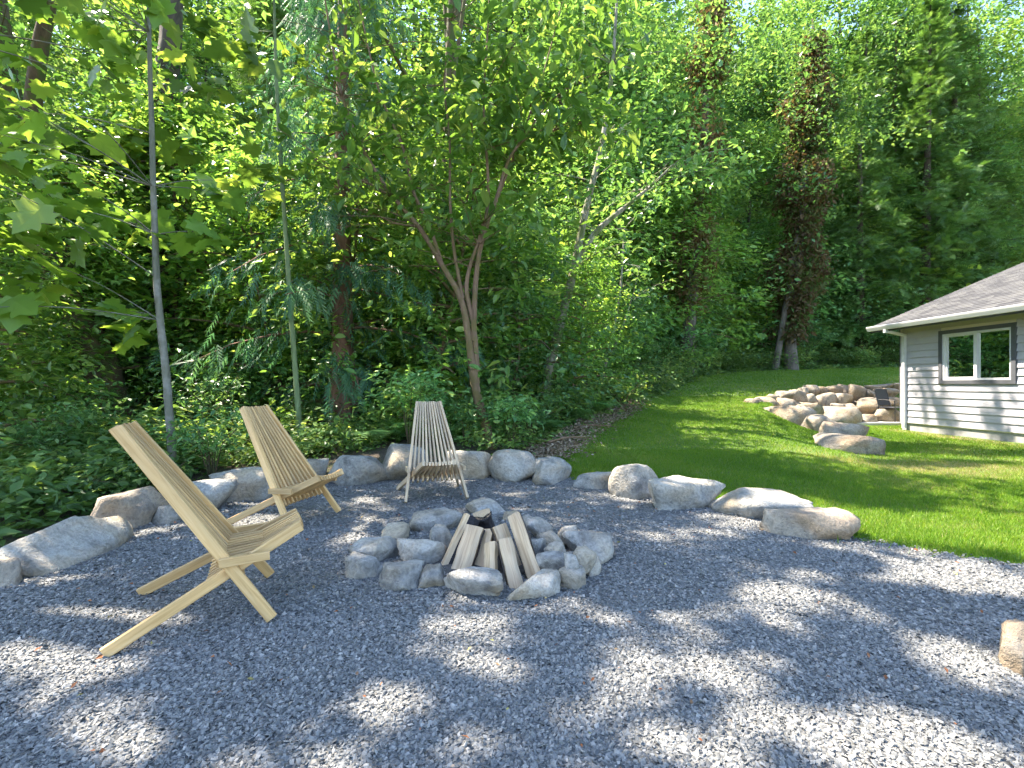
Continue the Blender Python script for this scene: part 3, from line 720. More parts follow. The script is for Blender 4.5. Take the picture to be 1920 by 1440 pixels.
# sun flecks on the gravel (x, y, half sizes): crown leaves that would shade them are dropped
LIT = [(-3.02, 3.72, 0.45, 0.26), (-2.62, 4.62, 0.31, 0.2), (-2.13, 4.08, 0.23, 0.16), (-1.95, 2.44, 0.33, 0.11), (-1.59, 2.14, 0.23, 0.16), (-2.05, 2.02, 0.2, 0.05), (-2.74, 2.83, 0.28, 0.15), (-1.42, 4.74, 0.16, 0.11), (-1.15, 3.97, 0.2, 0.11), (-1.18, 3.53, 0.12, 0.08), (-0.57, 5.6, 0.14, 0.12), (-0.17, 2.23, 0.19, 0.17), (0.09, 1.99, 0.09, 0.08), (-0.51, 1.71, 0.13, 0.04), (-1.86, 3.63, 0.12, 0.08), (0.45, 1.94, 0.18, 0.23), (0.36, 2.46, 0.14, 0.05), (0.98, 2.39, 0.19, 0.07), (1.82, 4.68, 0.23, 0.12), (2.03, 3.97, 0.2, 0.09), (1.55, 3.76, 0.13, 0.07), (1.14, 4.9, 0.11, 0.09), (1.13, 3.63, 0.12, 0.06), (1.48, 2.57, 0.43, 0.16), (0.97, 1.99, 0.21, 0.11), (2.41, 2.97, 0.59, 0.18), (1.88, 2.45, 0.16, 0.13), (1.83, 2.01, 0.33, 0.1), (0.84, 1.71, 0.15, 0.11), (1.4, 1.7, 0.17, 0.11), (2.82, 2.7, 0.36, 0.12), (1.89, 1.85, 0.14, 0.06), (2.3, 3.4, 0.11, 0.07), (1.41, 2.19, 0.11, 0.06), (1.5, 1.5, 0.2, 0.09), (0.57, 1.5, 0.13, 0.09), (1.1, 1.5, 0.13, 0.06), (-1.5, 1.5, 0.1, 0.06), (-1.14, 1.55, 0.14, 0.05)]
# dark bands on the sunny gravel; leaf clusters added overhead cast them
DARK = [(2.04, 3.14, 0.38, 0.14), (2.29, 2.45, 0.33, 0.19), (1.56, 2.13, 0.11, 0.17), (1.53, 1.86, 0.1, 0.12), (1.7, 1.7, 0.15, 0.06), (1.17, 1.82, 0.08, 0.11), (0.65, 1.73, 0.1, 0.09), (1.14, 2.23, 0.17, 0.06), (0.89, 2.77, 0.34, 0.22), (0.23, 2.06, 0.09, 0.1), (-1.17, 2.19, 0.19, 0.18)]
def in_fleck(Pn, grow=.10):
    z = np.clip(Pn[:, 2], 0, None); gx_ = Pn[:, 0] - S.x / S.z * z; gy_ = Pn[:, 1] - S.y / S.z * z
    m = np.zeros(len(Pn), bool)
    for a, b_, w, h_ in LIT: m |= ((gx_ - a) / (w + grow)) ** 2 + ((gy_ - b_) / (h_ + grow)) ** 2 < 1
    for a, b_, w, h_ in DARK: m &= ((gx_ - a) / (w * .85)) ** 2 + ((gy_ - b_) / (h_ * .85)) ** 2 > 1
    return m
# ------------------------------------------------------------------ leaf shapes
DIAM = ([(0, 0, 0), (.42, .27, .07), (1, 0, -.06), (.42, -.27, .07)], [(0, 3, 2), (0, 2, 1)])
OVAL = ([(0, 0, 0), (.28, .22, .06), (.68, .21, .05), (1, 0, -.08), (.68, -.21, .05), (.28, -.22, .06)], [(0, 5, 4), (0, 4, 3), (0, 3, 2), (0, 2, 1)])
def maple_shape():
    half = [(0, .0), (-.06, .20), (.10, .30), (.02, .46), (.20, .42), (.30, .54), (.38, .40), (.46, .24), (.52, .34), (.66, .40), (.68, .22), (.80, .14), (1.0, 0.0)]
    pts = [(x, y) for x, y in half] + [(x, -y) for x, y in reversed(half[1:-1])]
    v = [(.22, 0, .0)] + [(x, y, -.10 * abs(y) - .10 * max(0, x - .4)) for x, y in pts]
    n = len(pts)
    return v, [(0, 1 + (i + 1) % n, 1 + i) for i in range(n)]
MAPLE = maple_shape()
def spray_shape(k=7, wid=.16, hang=True):
    # narrow frond of alternating blades along a stem
    v = []; f = []
    for i in range(k):
        t = i / k
        for s in (-1, 1):
            b = len(v); L = wid * (1 - .6 * t) * 1.6
            v += [(t, 0, 0), (t + .10, 0, 0), (t + .26, s * L, -.05)]
            f.append((b, b + 1, b + 2) if s > 0 else (b + 1, b, b + 2))
    b = len(v); v += [(.8, -.02, 0), (.8, .02, 0), (1.1, 0, 0)]; f.append((b, b + 2, b + 1))
    return v, f
SPRAY = spray_shape(7, .09)
BOUGH = spray_shape(6, .26)

def rand_leaves(mb, r, C, rad, n, shape, size, flat=.55, droop=.35, centre=None, ndir=.75, jit=.22, mi=0, gaps=False):
    # C (m,3) cluster centres, n leaves each
    m = len(C); rad = np.broadcast_to(rad, (m,))
    g = r.normal(size=(m * n, 3)) * .5; g[:, 2] *= flat
    Pn = np.repeat(C, n, 0) + g * np.repeat(rad, n)[:, None]
    F = r.normal(size=(m * n, 3)); F[:, 2] = F[:, 2] * .35 - droop
    if centre is not None:
        o = Pn - np.asarray(centre); o[:, 2] = 0; o /= np.linalg.norm(o, axis=1)[:, None] + 1e-6; F += o * .7
    N = r.normal(size=(m * n, 3)) * (1 - ndir) * 1.6; N[:, 2] += 1.0
    rc = np.repeat(r.uniform(.15, .8, m), n) + r.normal(size=m * n) * jit
    sz = size * np.clip(np.exp(r.normal(size=m * n) * .32), .4, 1.7)
    if gaps:
        k = ~in_fleck(Pn); Pn, F, N, sz, rc = Pn[k], F[k], N[k], sz[k], rc[k]
    mb.leaves(*shape, Pn, F, N, sz, np.clip(rc, 0, 1), mi)

def limb_path(p0, az, L, rise, sag, r, k=5):
    t = np.linspace(0, 1, k)
    d = np.array([math.cos(az), math.sin(az), 0])
    pts = p0 + d * L * t[:, None]; pts[:, 2] += L * (rise * t - sag * t * t)
    pts[1:, :2] += r.normal(size=(k - 1, 2)) * L * .035
    return pts

def broad_proto(seed, Ht, R, z0, nl, leafn, lsize, shape, name, leafmat, barkmat, label, cat, group, tr=.16):
    r = np.random.default_rng(seed)
    t = empty(name, (0, 0, -200), label, cat, group)
    tb = MB()
    zz = np.linspace(-.4, Ht, 9); px = np.cumsum(r.normal(size=9) * .10); py = np.cumsum(r.normal(size=9) * .10); px -= px[0]; py -= py[0]
    tb.tube(np.column_stack([px, py, zz]), np.linspace(tr, .02, 9) * np.r_[1.3, np.ones(8)], 8, wob=.05, seed=seed)
    cb = MB(); C = []; RR = []
    for k in range(nl):
        u = (k + r.random()) / nl; h = z0 + (Ht - z0) * u
        prof = (1 - abs(2 * (.25 + .75 * u) - 1.0) ** 2.2) ** .5 * .85 + .2
        L = R * prof * r.uniform(.55, 1.15)
        p0 = np.array([np.interp(h, zz, px), np.interp(h, zz, py), h])
        pts = limb_path(p0, k * 2.399 + r.normal() * .3, L, r.uniform(.15, .55), r.uniform(.15, .5), r)
        tb.tube(pts, np.linspace(.045 * (1 - u) + .015, .006, 5), 5)
        for q in (.45, .65, .85, 1.0):
            c = np.array([np.interp(q, np.linspace(0, 1, 5), pts[:, j]) for j in range(3)]) + r.normal(size=3) * L * .13
            C.append(c); RR.append(L * .26 + .25)
    rand_leaves(cb, r, np.array(C), np.array(RR), leafn, shape, lsize, .5, .35, (0, 0, 0))
    tb.build('trunk', barkmat, t, True); cb.build('crown', leafmat, t)
    return t
def cedar_proto(seed, Ht, R, label, group, nl=74):
    r = np.random.default_rng(seed); t = empty('cedar_tree', (0, 0, -200), label, 'tree', group)
    tb = MB(); cb = MB(); zz = np.linspace(-.4, Ht, 8)
    tb.tube(np.column_stack([zz * 0, zz * 0, zz]), np.interp(zz, [-.4, .5, 2, Ht], [.34, .23, .19, .03]), 11, wob=.08, seed=seed)
    Pn = []; F = []; N = []; sz = []; rn = []
    for k in range(nl):
        u = (k + r.random()) / nl; h = .9 + (Ht - 1.2) * u
        L = R * (1 - u) ** .75 * r.uniform(.6, 1.1) + .25; az = k * 2.399
        pts = limb_path(np.array([0, 0, h]), az, L, r.uniform(.0, .25), r.uniform(.3, .7), r)
        tb.tube(pts, np.linspace(.035 * (1 - u) + .01, .005, 5), 4)
        m = int(48 * (L / R) + 16)
        q = r.uniform(.15, 1.05, m)
        p = np.column_stack([np.interp(q, np.linspace(0, 1, 5), pts[:, j]) for j in range(3)])
        p += r.normal(size=(m, 3)) * np.array([.22, .22, .12]) * (L / R + .3)
        d = np.array([math.cos(az), math.sin(az), 0])
        f = d * .55 + r.normal(size=(m, 3)) * .38; f[:, 2] -= r.uniform(.9, 2.2, m)
        nn = d * .8 + r.normal(size=(m, 3)) * .6 + np.array([0, 0, .5])
        Pn.append(p); F.append(f); N.append(nn); sz.append(r.uniform(.35, .8, m)); rn.append(np.clip(r.uniform(.2, .7) + r.normal(size=m) * .2, 0, 1))
    cb.leaves(*SPRAY, np.concatenate(Pn), np.concatenate(F), np.concatenate(N), np.concatenate(sz), np.concatenate(rn))
    tb.build('trunk', M['bark_red'], t, True); cb.build('crown', M['cedar'], t)
    return t
def fir_proto(seed, Ht, R, label, group):
    r = np.random.default_rng(seed); t = empty('fir_tree', (0, 0, -200), label, 'tree', group)
    tb = MB(); cb = MB(); zz = np.linspace(-.4, Ht, 8)
    tb.tube(np.column_stack([zz * 0, zz * 0, zz]), np.linspace(.38, .03, 8), 9, wob=.05, seed=seed)
    Pn = []; F = []; N = []; sz = []; rn = []
    for w in range(34):
        u = (w + .5) / 34; h = 1.5 + (Ht - 1.6) * u
        for k in range(6):
            az = r.uniform(0, 6.283); L = R * (1 - u) ** .8 * r.uniform(.55, 1.12) + .2
            pts = limb_path(np.array([0, 0, h]), az, L, r.uniform(.1, .35), r.uniform(.15, .55), r)
            tb.tube(pts[:4], np.linspace(.03, .008, 4), 3)
            m = int(46 * L / R) + 14
            q = r.uniform(.2, 1.0, m); p = np.column_stack([np.interp(q, np.linspace(0, 1, 5), pts[:, j]) for j in range(3)])
            s = r.choice([-1, 1], m) * r.uniform(.1, .9, m)
            d = np.array([math.cos(az), math.sin(az), 0]); e = np.array([-d[1], d[0], 0])
            p = p + e * (s * .16 * L)[:, None] + np.column_stack([np.zeros(m), np.zeros(m), r.normal(size=m) * .22])
            f = d * .8 + e * s[:, None] * .9; f = f + r.normal(size=(m, 3)) * .4; f[:, 2] -= .25
            Pn.append(p); F.append(f); N.append(np.array([0, 0, 1.0]) + r.normal(size=(m, 3)) * .6); sz.append(r.uniform(.32, .7, m)); rn.append(np.clip(r.uniform(.1, .75) + r.normal(size=m) * .18, 0, 1))
    cb.leaves(*BOUGH, np.concatenate(Pn), np.concatenate(F), np.concatenate(N), np.concatenate(sz), np.concatenate(rn))
    tb.build('trunk', M['bark'], t, True); cb.build('crown', M['fir'], t)
    return t
def shrub_proto(seed, label, group, mat, lsize=.10, shape=OVAL, ncl=26, per=26, tall=1.5):
    r = np.random.default_rng(seed); t = empty('shrub', (0, 0, -200), label, 'shrub', group)
    tb = MB(); cb = MB(); C = []
    for k in range(9):
        az = k * 2.399; L = r.uniform(.35, .9)
        p = np.array([[0, 0, -.1], [.25 * L * math.cos(az), .25 * L * math.sin(az), .45 * tall], [L * math.cos(az), L * math.sin(az), tall * r.uniform(.55, 1.0)]])
        tb.tube(p, [.014, .01, .004], 4)
        for q in range(ncl // 9 + 1):
            w = r.uniform(.25, 1.05); C.append(p[1] * (1 - w) + p[2] * w + r.normal(size=3) * .13)
    C = np.array(C); C[:, 2] = np.maximum(C[:, 2], .12)
    rand_leaves(cb, r, C, .42, per, shape, lsize, .5, .3, (0, 0, 0))
    tb.build('stem', M['bark_mossy'], t, True); cb.build('foliage', mat, t)
    return t
def fern_proto(seed):
    r = np.random.default_rng(seed); t = empty('fern', (0, 0, -200), 'green sword fern rosette growing among the undergrowth', 'fern', 'ferns in the undergrowth')
    cb = MB()
    for k in range(16):
        az = k * 2.399 + r.normal() * .2; L = r.uniform(.5, .85); q = np.linspace(.08, 1, 16)
        d = np.array([math.cos(az), math.sin(az), 0]); e = np.array([-d[1], d[0], 0])
        p = d * (L * q)[:, None] * .8; p[:, 2] = L * (1.15 * q - 1.05 * q ** 2.2)
        for s in (-1, 1):
            F = e * s + d * .35 + r.normal(size=(16, 3)) * .08; N = np.tile([0, 0, 1.0], (16, 1)) + d * .3
            cb.leaves([(0, -.12, 0), (0, .12, 0), (1, 0, -.1)], [(0, 2, 1)], p, F, N, L * .26 * np.sin(np.pi * (q * .85 + .12)), np.clip(.5 + r.normal(size=16) * .2, 0, 1))
    cb.build('fronds', M['shrub'], t)
    return t

# ------------------------------------------------------------------ named trees of the wood edge
def free_tree(name, loc, label, stems, leaves, barkmat, leafmat, group=None):
    # stems: list of (points, radii); leaves: list of (centres, radius, n, shape, size, droop)
    t = empty(name, tuple(loc), label, 'tree', group)
    r = np.random.default_rng(abs(hash(label)) % 1000 if False else len(label) * 7)
    tb = MB()
    for pts, rad in stems:
        pts = np.asarray(pts, float); m = len(pts); q = np.linspace(0, m - 1, (m - 1) * 4 + 1)
        # smooth resample
        rs = np.column_stack([np.interp(q, np.arange(m), pts[:, j]) for j in range(3)])
        k = np.array([.25, .5, .25]); sm = rs.copy()
        for _ in range(3): sm[1:-1] = k[0] * sm[:-2] + k[1] * sm[1:-1] + k[2] * sm[2:]
        rr = np.interp(q, np.arange(m), rad)
        tb.tube(sm, rr, 8 if rad[0] > .02 else 5, wob=.04, seed=m)
    cb = MB()
    for C, rad, n, shape, size, droop in leaves:
        rand_leaves(cb, r, np.asarray(C, float), rad, n, shape, size, .6, droop, None, gaps=True)
    tb.build('trunk', barkmat, t, True, off=loc); cb.build('crown', leafmat, t, off=loc)
    return t
def twigs(anchor_pts, r, n, L0, L1, up=.3, side=None, rad=.008):
    st = []; ends = []
    for _ in range(n):
        a = anchor_pts[r.integers(len(anchor_pts))]
        az = r.uniform(0, 6.283) if side is None else side + r.normal() * .6
        L = r.uniform(L0, L1); d = np.array([math.cos(az), math.sin(az), up + r.normal() * .15])
        m = a + d * L * .5 + np.array([0, 0, .06 * L]); e = a + d * L
        st.append(([a, m, e], [rad, rad * .7, .003])); ends += [e, m * .35 + e * .65]
    return st, np.array(ends)

r = np.random.default_rng(21)
# sapling with the smooth grey stem
b = on_ground(325, 893); d = b[1]
s1 = [b - [0, 0, .15], at(322, 830, d), at(316, 760, d), at(311, 690, d), at(300, 600, d + .02), at(293, 520, d), at(291, 440, d + .05), at(287, 350, d), at(285, 250, d + .05), at(279, 60, d), at(276, -250, d)]
st, e1 = twigs(s1[4:10], r, 16, .6, 1.7, .25, math.pi * 1.02)
st2, e2 = twigs(s1[6:], r, 10, .5, 1.2, .25)
lv = [(e1, .34, 6, MAPLE, .25, .45), (e2, .3, 6, MAPLE, .23, .4)]
free_tree('maple_sapling', b, 'slim smooth grey maple sapling with large lobed leaves behind the ledged boulder', [(s1, [.047, .045, .043, .041, .038, .036, .033, .031, .028, .022, .012])] + st + st2, lv, M['bark_grey'], M['maple'])
# second slender one
b = on_ground(566, 848); d = b[1]
s2 = [b - [0, 0, .15], at(556, 720, d), at(546, 600, d), at(538, 470, d), at(529, 340, d), at(520, 200, d), at(515, 60, d), at(508, -250, d)]
st, e1 = twigs(s2[3:], r, 14, .4, 1.5, .15)
free_tree('maple_sapling', b, 'thin greenish maple sapling rising behind the second chair', [(s2, [.05, .045, .04, .036, .033, .028, .022, .01])] + st, [(e1, .3, 5, MAPLE, .25, .4)], M['bark_green'], M['maple'])
# overhanging maple on the far side of the boulders
b = np.array([-7.6, 5.2, h1(-7.6, 5.2)])
s3 = [b - [0, 0, .2], b + [.1, 0, 2.5], b + [.35, -.1, 5], b + [.6, -.2, 8]]
st, e1 = twigs([s3[1], s3[2], s3[2] + np.array([.1, 0, 1.0]), s3[1] + np.array([.1, 0, 1.2])], r, 22, 1.6, 3.4, .10, -.25, .014)
st2, e2 = twigs([s3[2], s3[3]], r, 20, 1.2, 3.2, .25, None, .014)
free_tree('maple_tree', b, 'broad maple whose branches of big lobed leaves hang in over the undergrowth', [(s3, [.15, .12, .09, .05])] + st + st2, [(e1, .5, 10, MAPLE, .25, .45), (e2, .6, 9, MAPLE, .25, .4)], M['bark_grey'], M['maple'])

# many-stemmed tree in the middle
b = on_ground(925, 842); d = b[1]
def A(px, py, dd=0): return at(px, py, d + dd)
stems = [([b - [.0, 0, .15], A(912, 800), A(893, 745), A(880, 640), A(868, 560), A(830, 500), A(788, 425), A(735, 370), A(672, 270), A(640, 180), A(622, 80), A(600, -60)], [.085, .08, .075, .06, .05, .042, .036, .03, .026, .022, .018, .01]),
 ([A(893, 745), A(895, 690), A(888, 600), A(872, 545), A(880, 500), A(895, 460), A(905, 420)], [.05, .045, .04, .036, .032, .026, .02]),
 ([A(888, 640), A(890, 540), A(900, 455), A(930, 380), A(950, 300), A(985, 255), A(1040, 245), A(1090, 230)], [.045, .042, .036, .03, .025, .02, .015, .008]),
 ([A(900, 455), A(918, 380), A(912, 280), A(905, 190), A(915, 60), A(920, -80)], [.03, .026, .022, .018, .014, .008]),
 ([A(830, 500), A(805, 420), A(772, 360), A(760, 280), A(715, 190), A(690, 90), A(660, -60)], [.034, .03, .026, .022, .018, .014, .008]),
 ([A(868, 560), A(850, 470), A(842, 360), A(845, 260), A(830, 160), A(845, 40)], [.03, .026, .022, .018, .014, .008]),
 ([A(930, 380, .3), A(960, 300, .4), A(1000, 200, .5), A(1030, 100, .6), A(1060, -20, .6)], [.024, .02, .016, .012, .008]),
 ([A(735, 370), A(690, 340, -.2), A(640, 330, -.3), A(590, 300, -.4)], [.02, .016, .012, .006]),
 ([A(788, 425), A(740, 420, .3), A(690, 395, .3), A(655, 390, .3)], [.02, .016, .01, .005]),
 ([A(985, 255), A(1020, 200), A(1080, 150), A(1150, 130)], [.016, .014, .01, .006])]
anch = [q for s in stems for q in s[0][-4:]]
st, e1 = twigs(anch, r, 90, .3, 1.1, .25, None, .008)
bare, _e = twigs([q for s in stems for q in s[0][5:]], r, 70, .4, 1.4, .1, None, .007)
lowp = [A(940, 700, .1), A(960, 760, .2), A(890, 420), A(900, 400), A(860, 400), A(920, 440)]
zone = np.array([A(r.uniform(600, 1190), r.uniform(-60, 300) + 0, r.uniform(-.9, 1.1)) for _ in range(72)])
zone2 = np.array([A(r.uniform(760, 1100), r.uniform(300, 470), r.uniform(-.5, .8)) for _ in range(10)])
free_tree('vine_maple_tree', b, 'many-stemmed tree with tan twisting branches fanning out behind the lone chair', [(p_, [w_ * .95 for w_ in r_]) for p_, r_ in stems] + st + bare,
          [(e1, .34, 14, OVAL, .16, .5), (zone, .45, 18, OVAL, .17, .5), (zone2, .4, 14, OVAL, .17, .5), (lowp, .35, 16, OVAL, .17, .5)], M['bark_tan'], M['yellow'])
# leaning pale tree
b = on_ground(1012, 762); d = b[1]
stems = [([b - [0, 0, .2], A(1030, 690), A(1055, 590), A(1078, 500), A(1092, 420), A(1112, 340), A(1132, 260), A(1150, 120), A(1160, -60)], [.12, .11, .10, .095, .08, .07, .06, .045, .02]),
 ([A(1078, 500), A(1110, 440), A(1150, 405), A(1215, 355), A(1260, 310)], [.08, .07, .055, .035, .015])]
st, e1 = twigs([q for s in stems for q in s[0][3:]], r, 60, .6, 2.0, .2, None, .012)
free_tree('leaning_alder_tree', b, 'pale-barked tree leaning over the edge of the lawn with a forked trunk', stems + st, [(e1, .6, 15, OVAL, .15, .4)], M['bark_birch'], M['broad'])
# thin pale forked stem by the lawn
b = on_ground(1122, 736); d = b[1]
stems = [([b - [0, 0, .1], A(1135, 680), A(1150, 620), A(1165, 540), A(1170, 430)], [.06, .055, .045, .035, .02]), ([A(1135, 680), A(1158, 640), A(1185, 560), A(1200, 500)], [.035, .03, .02, .01])]
st, e1 = twigs([q for s in stems for q in s[0][2:]], r, 22, .5, 1.5, .2, None, .01)
free_tree('young_alder_tree', b, 'young thin white-barked tree forking low at the lawn edge', stems + st, [(e1, .5, 12, OVAL, .14, .4)], M['bark_birch'], M['broad'])
# heavy mossy leaning trunk
b = np.array([-8.0, 9.6, h1(-8.0, 9.6)])
stems = [([b - [-.1, 0, .3], b + [-.15, 0, 1.2], b + [-.9, .1, 2.8], b + [-1.9, .2, 5.0], b + [-2.6, .3, 8.0], b + [-3.0, .4, 12.0]], [.38, .33, .28, .24, .20, .12]),
         ([b + [-1.9, .2, 5.0], b + [-1.0, -.5, 7.5], b + [.2, -.8, 10.5]], [.16, .12, .05])]
st, e1 = twigs([q for s in stems for q in s[0][2:]], r, 22, 1.0, 3.0, .25, None, .02)
iv = np.array([b + np.array([np.interp(z, [0, 1.5, 3.1, 5.3, 8.3], [.1, -.15, -.9, -1.9, -2.6]), 0, z]) + r.normal(size=3) * .22 for z in r.uniform(1.6, 8, 70)])
free_tree('leaning_maple_tree', b, 'massive mossy trunk leaning away from the saplings, hung with ivy', stems + st, [(e1, .9, 8, MAPLE, .22, .4), (iv, .4, 26, DIAM, .11, .6)], M['bark_mossy'], M['broad'])
def ivy_trunk(loc, Ht, rad, top, label, ivymat, z0, z1, spread, n, lean2=None, bark='bark', size=.14, ncr=60):
    b = np.array([loc[0], loc[1], h1(*loc)])
    tp = b + np.array(top)
    r = np.random.default_rng(int(abs(loc[0] * 100)))
    t = empty('ivy_clad_tree', tuple(b), label, 'tree')
    tb = MB(); q = np.linspace(0, 1, 9)
    pts = (b - [0, 0, .4]) + (tp - b) * q[:, None]; pts[1:-1, :2] += r.normal(size=(7, 2)) * .12
    tb.tube(pts, np.interp(q, [0, .05, .2, 1], [rad * 1.5, rad * 1.05, rad, rad * .25]), 10, wob=.06, seed=3)
    if lean2 is not None:
        e = b + np.array(lean2[0]); j = pts[4]
        tb.tube([e - [0, 0, .3], e * .6 + j * .4 + np.array([.05, 0, .1]), j], [lean2[1] * 1.2, lean2[1], lean2[1] * .8], 8, wob=.05)
    tb.build('trunk', M[bark], t, True, off=b)
    zz = r.uniform(z0, z1, n); C = np.column_stack([np.interp(zz, pts[:, 2] - b[2], pts[:, 0]), np.interp(zz, pts[:, 2] - b[2], pts[:, 1]), zz + b[2]])
    az = r.uniform(0, 6.283, n); u = r.uniform(.5, 1.0, n) * spread * (.65 + .35 * np.sin(zz * 1.3 + 1))
    u = u * np.clip((z1 + 1.5 - zz) / 6, .25, 1)
    C[:, 0] += np.cos(az) * u; C[:, 1] += np.sin(az) * u
    cb = MB(); rand_leaves(cb, r, C, .5, 34, DIAM, size, .9, .9, None, .4); cb.build('ivy', ivymat, t, off=b)
    hi = np.column_stack([r.normal(size=ncr) * 1.9 + tp[0] - (tp[0] - b[0]) * .3, r.normal(size=ncr) * 1.6 + b[1], r.uniform(Ht * .35, Ht * 1.02, ncr) + b[2]])
    cb = MB(); rand_leaves(cb, r, hi, 1.3, 90, DIAM, .2, .5, .4, None); cb.build('crown', M['broad'], t, off=b)
ivy_trunk((-9.0, 12.2), 16, .42, (.3, .2, 16), 'dark thick trunk wrapped in green ivy behind the leaning mossy trunk', M['ivy'], .8, 9, .45, 130, ncr=16)
ivy_trunk((7.75, 21.6), 21, .29, (1.7, .6, 19), 'tall tree at the lawn corner with reddish-brown dead ivy up its trunk', M['dead'], 2.6, 18.5, .85, 280, bark='bark_old', size=.2)
ivy_trunk((15.2, 26.2), 24, .25, (1.6, .6, 20), 'tall tree clad in a thick column of brown dead ivy with a second leaning stem', M['dead'], 1.9, 18.5, 1.5, 560, ((-1.0, -.2, 0), .15), 'bark_old', .22)
# red cedar behind the second chair
C0 = cedar_proto(31, 15, 2.5, 'red-barked cedar with drooping blue-green sprays behind the second chair', None, 46)
C0.location = (-3.25, 9.2, h1(-3.25, 9.2)); C0.rotation_euler = (0, 0, .4); C0.scale = (1, 1, .74)

# ------------------------------------------------------------------ the wood behind
GB = 'leafy trees of the wood behind the lawn and gravel'
LB = 'tall mid-green leafy tree in the wood behind the undergrowth'
LY = 'tall yellow-green leafy tree in the wood behind the undergrowth'
LC = 'blue-green drooping cedar deep in the wood'
LF = 'tall olive-green fir rising at the back of the wood'
protoB = [broad_proto(41, 15, 3.0, 1.6, 46, 88, .155, DIAM, 'broadleaf_tree', M['broad'], M['bark'], LB, 'tree', GB),
          broad_proto(42, 17, 3.4, 2.6, 50, 88, .16, DIAM, 'broadleaf_tree', M['broad'], M['bark_mossy'], LB, 'tree', GB),
          broad_proto(43, 13, 2.7, 1.0, 44, 88, .15, DIAM, 'broadleaf_tree', M['yellow'], M['bark'], LY, 'tree', GB)]
protoC = cedar_proto(44, 17, 3.0, LC, 'cedars in the wood')
protoF = [fir_proto(45, 24, 4.2, LF, 'firs at the back of the wood'), fir_proto(46, 26, 3.8, LF, 'firs at the back of the wood')]
EDGE = [(-14, 3.0), (-6.5, 5.2), (-4.2, 6.3), (-2, 7.3), (0, 8.2), (1.2, 9.6), (2.8, 12.4), (5.5, 17.6), (8.0, 22), (12, 26), (22, 29.5), (40, 31)]
ex = np.array(EDGE)
def edge_y(x): return np.interp(x, ex[:, 0], ex[:, 1])
used = {}
def place(proto, x, y, sc, zoff=-.05, label=None):
    loc = (x, y, h1(x, y) + zoff); rz = random.uniform(0, 6.28); tilt = (random.uniform(-.04, .04), random.uniform(-.04, .04))
    if id(proto) not in used:
        used[id(proto)] = 1; o = proto; proto.location = loc; proto.rotation_euler = (*tilt, rz); proto.scale = (sc,) * 3
    else: o = copy_tree(proto, loc, rz, sc, tilt=tilt)
    if label: o['label'] = label
    return o
def where(x, y):
    if x > 20: return 'beyond the roof of the house'
    if y > 26 and x > 6: return 'beyond the far end of the lawn'
    if x > 5: return 'along the upper edge of the lawn'
    if x > .5: return 'behind the pale leaning tree'
    if x > -5: return 'behind the many-stemmed tree and red cedar'
    return 'behind the saplings and mossy leaning trunk'
LITLINE = np.array([(1.2, 6.0), (2.6, 9.5), (3.4, 12), (5.5, 16), (8, 20.5), (12, 24), (30, 28)])
def sun_room(x, y):
    # how tall a tree may stand here and leave the lawn in the sun
    D = 1.0
    while D < 40:
        qx, qy = x - SUN_AZ[0] * D, y - SUN_AZ[1] * D
        if qx > np.interp(qy, LITLINE[:, 1], LITLINE[:, 0]): break
        D += .25
    return D * math.tan(SUN_EL) + 1.2
pts = []
def far_enough(x, y, dmin): return all((x - a) ** 2 + (y - b) ** 2 > dmin * dmin for a, b in pts)
pts += [(-10.4, 8.3), (-1.7, 11.2), (-3.25, 9.2), (-8, 9.6), (-9, 12.2), (7.75, 21.6), (15.2, 26.2)]
tries = 0
random.seed(5)
while len(pts) < 112 and tries < 12000:
    tries += 1
    y = random.uniform(6, 58); x = random.uniform(-1.10 * y - .5, min(1.1 * y + 3, 50))
    dep = (y - edge_y(x)) * (.75 if x > 2 else 1.0)
    if dep < 2.0 or dep > 30: continue
    if x < 3 and (8.5 < dep < 15): continue
    dm = (3.5 if x < 2 else (2.8 if x < 9 else 4.0)) if dep < 7 else (3.4 if dep < 14 else 4.2)
    if not far_enough(x, y, dm): continue
    pts.append((x, y))
    u = random.random(); hmax = min((.9 if x < 0 else .97) * y + 1.6, sun_room(x, y) if y < 19 else 40, 31 if dep > 12 else 23); w_ = where(x, y)
    if x > 9: hmax = min(hmax, 11.5 + 1.45 * dep)
    if dep > 6 and x > 14 and u < .45: place(protoF[0] if u < .22 else protoF[1], x, y, random.uniform(.85, 1.2), label='tall olive-green fir ' + w_)
    elif u < .18 and dep > 2.8 and hmax > 7: place(protoC, x, y, hmax / 17 * random.uniform(.85, 1.0), label='blue-green drooping cedar ' + w_)
    elif u < .26 and dep > 15: place(protoF[0], x, y, random.uniform(.8, 1.0), label='tall olive-green fir ' + w_)
    else:
        k_ = 0 if u < .48 else (1 if u < .70 else 2)
        place(protoB[k_], x, y, hmax / (15, 17, 13)[k_] * random.uniform(.82, 1.0), label=('tall yellow-green leafy tree ' if k_ == 2 else ('tall mid-green leafy tree with mossy trunk ' if k_ == 1 else 'tall mid-green leafy tree ')) + w_)
for x, y, k_, hh_ in ((20.5, 34.5, 0, 22), (24, 32.0, 2, 13), (28.5, 36, 1, 27), (11.5, 33, 1, 20), (21.5, 38.5, 1, 29), (34, 34, 2, 17), (26.5, 40, 0, 33), (16, 39, 1, 28), (36, 37, 2, 24), (40, 40, 0, 30)):
    place(protoB[k_], x, y, hh_ / (15, 17, 13)[k_], label=('tall mid-green leafy tree ', 'tall mid-green leafy tree with mossy trunk ', 'tall yellow-green leafy tree ')[k_] + where(x, y)); pts.append((x, y))
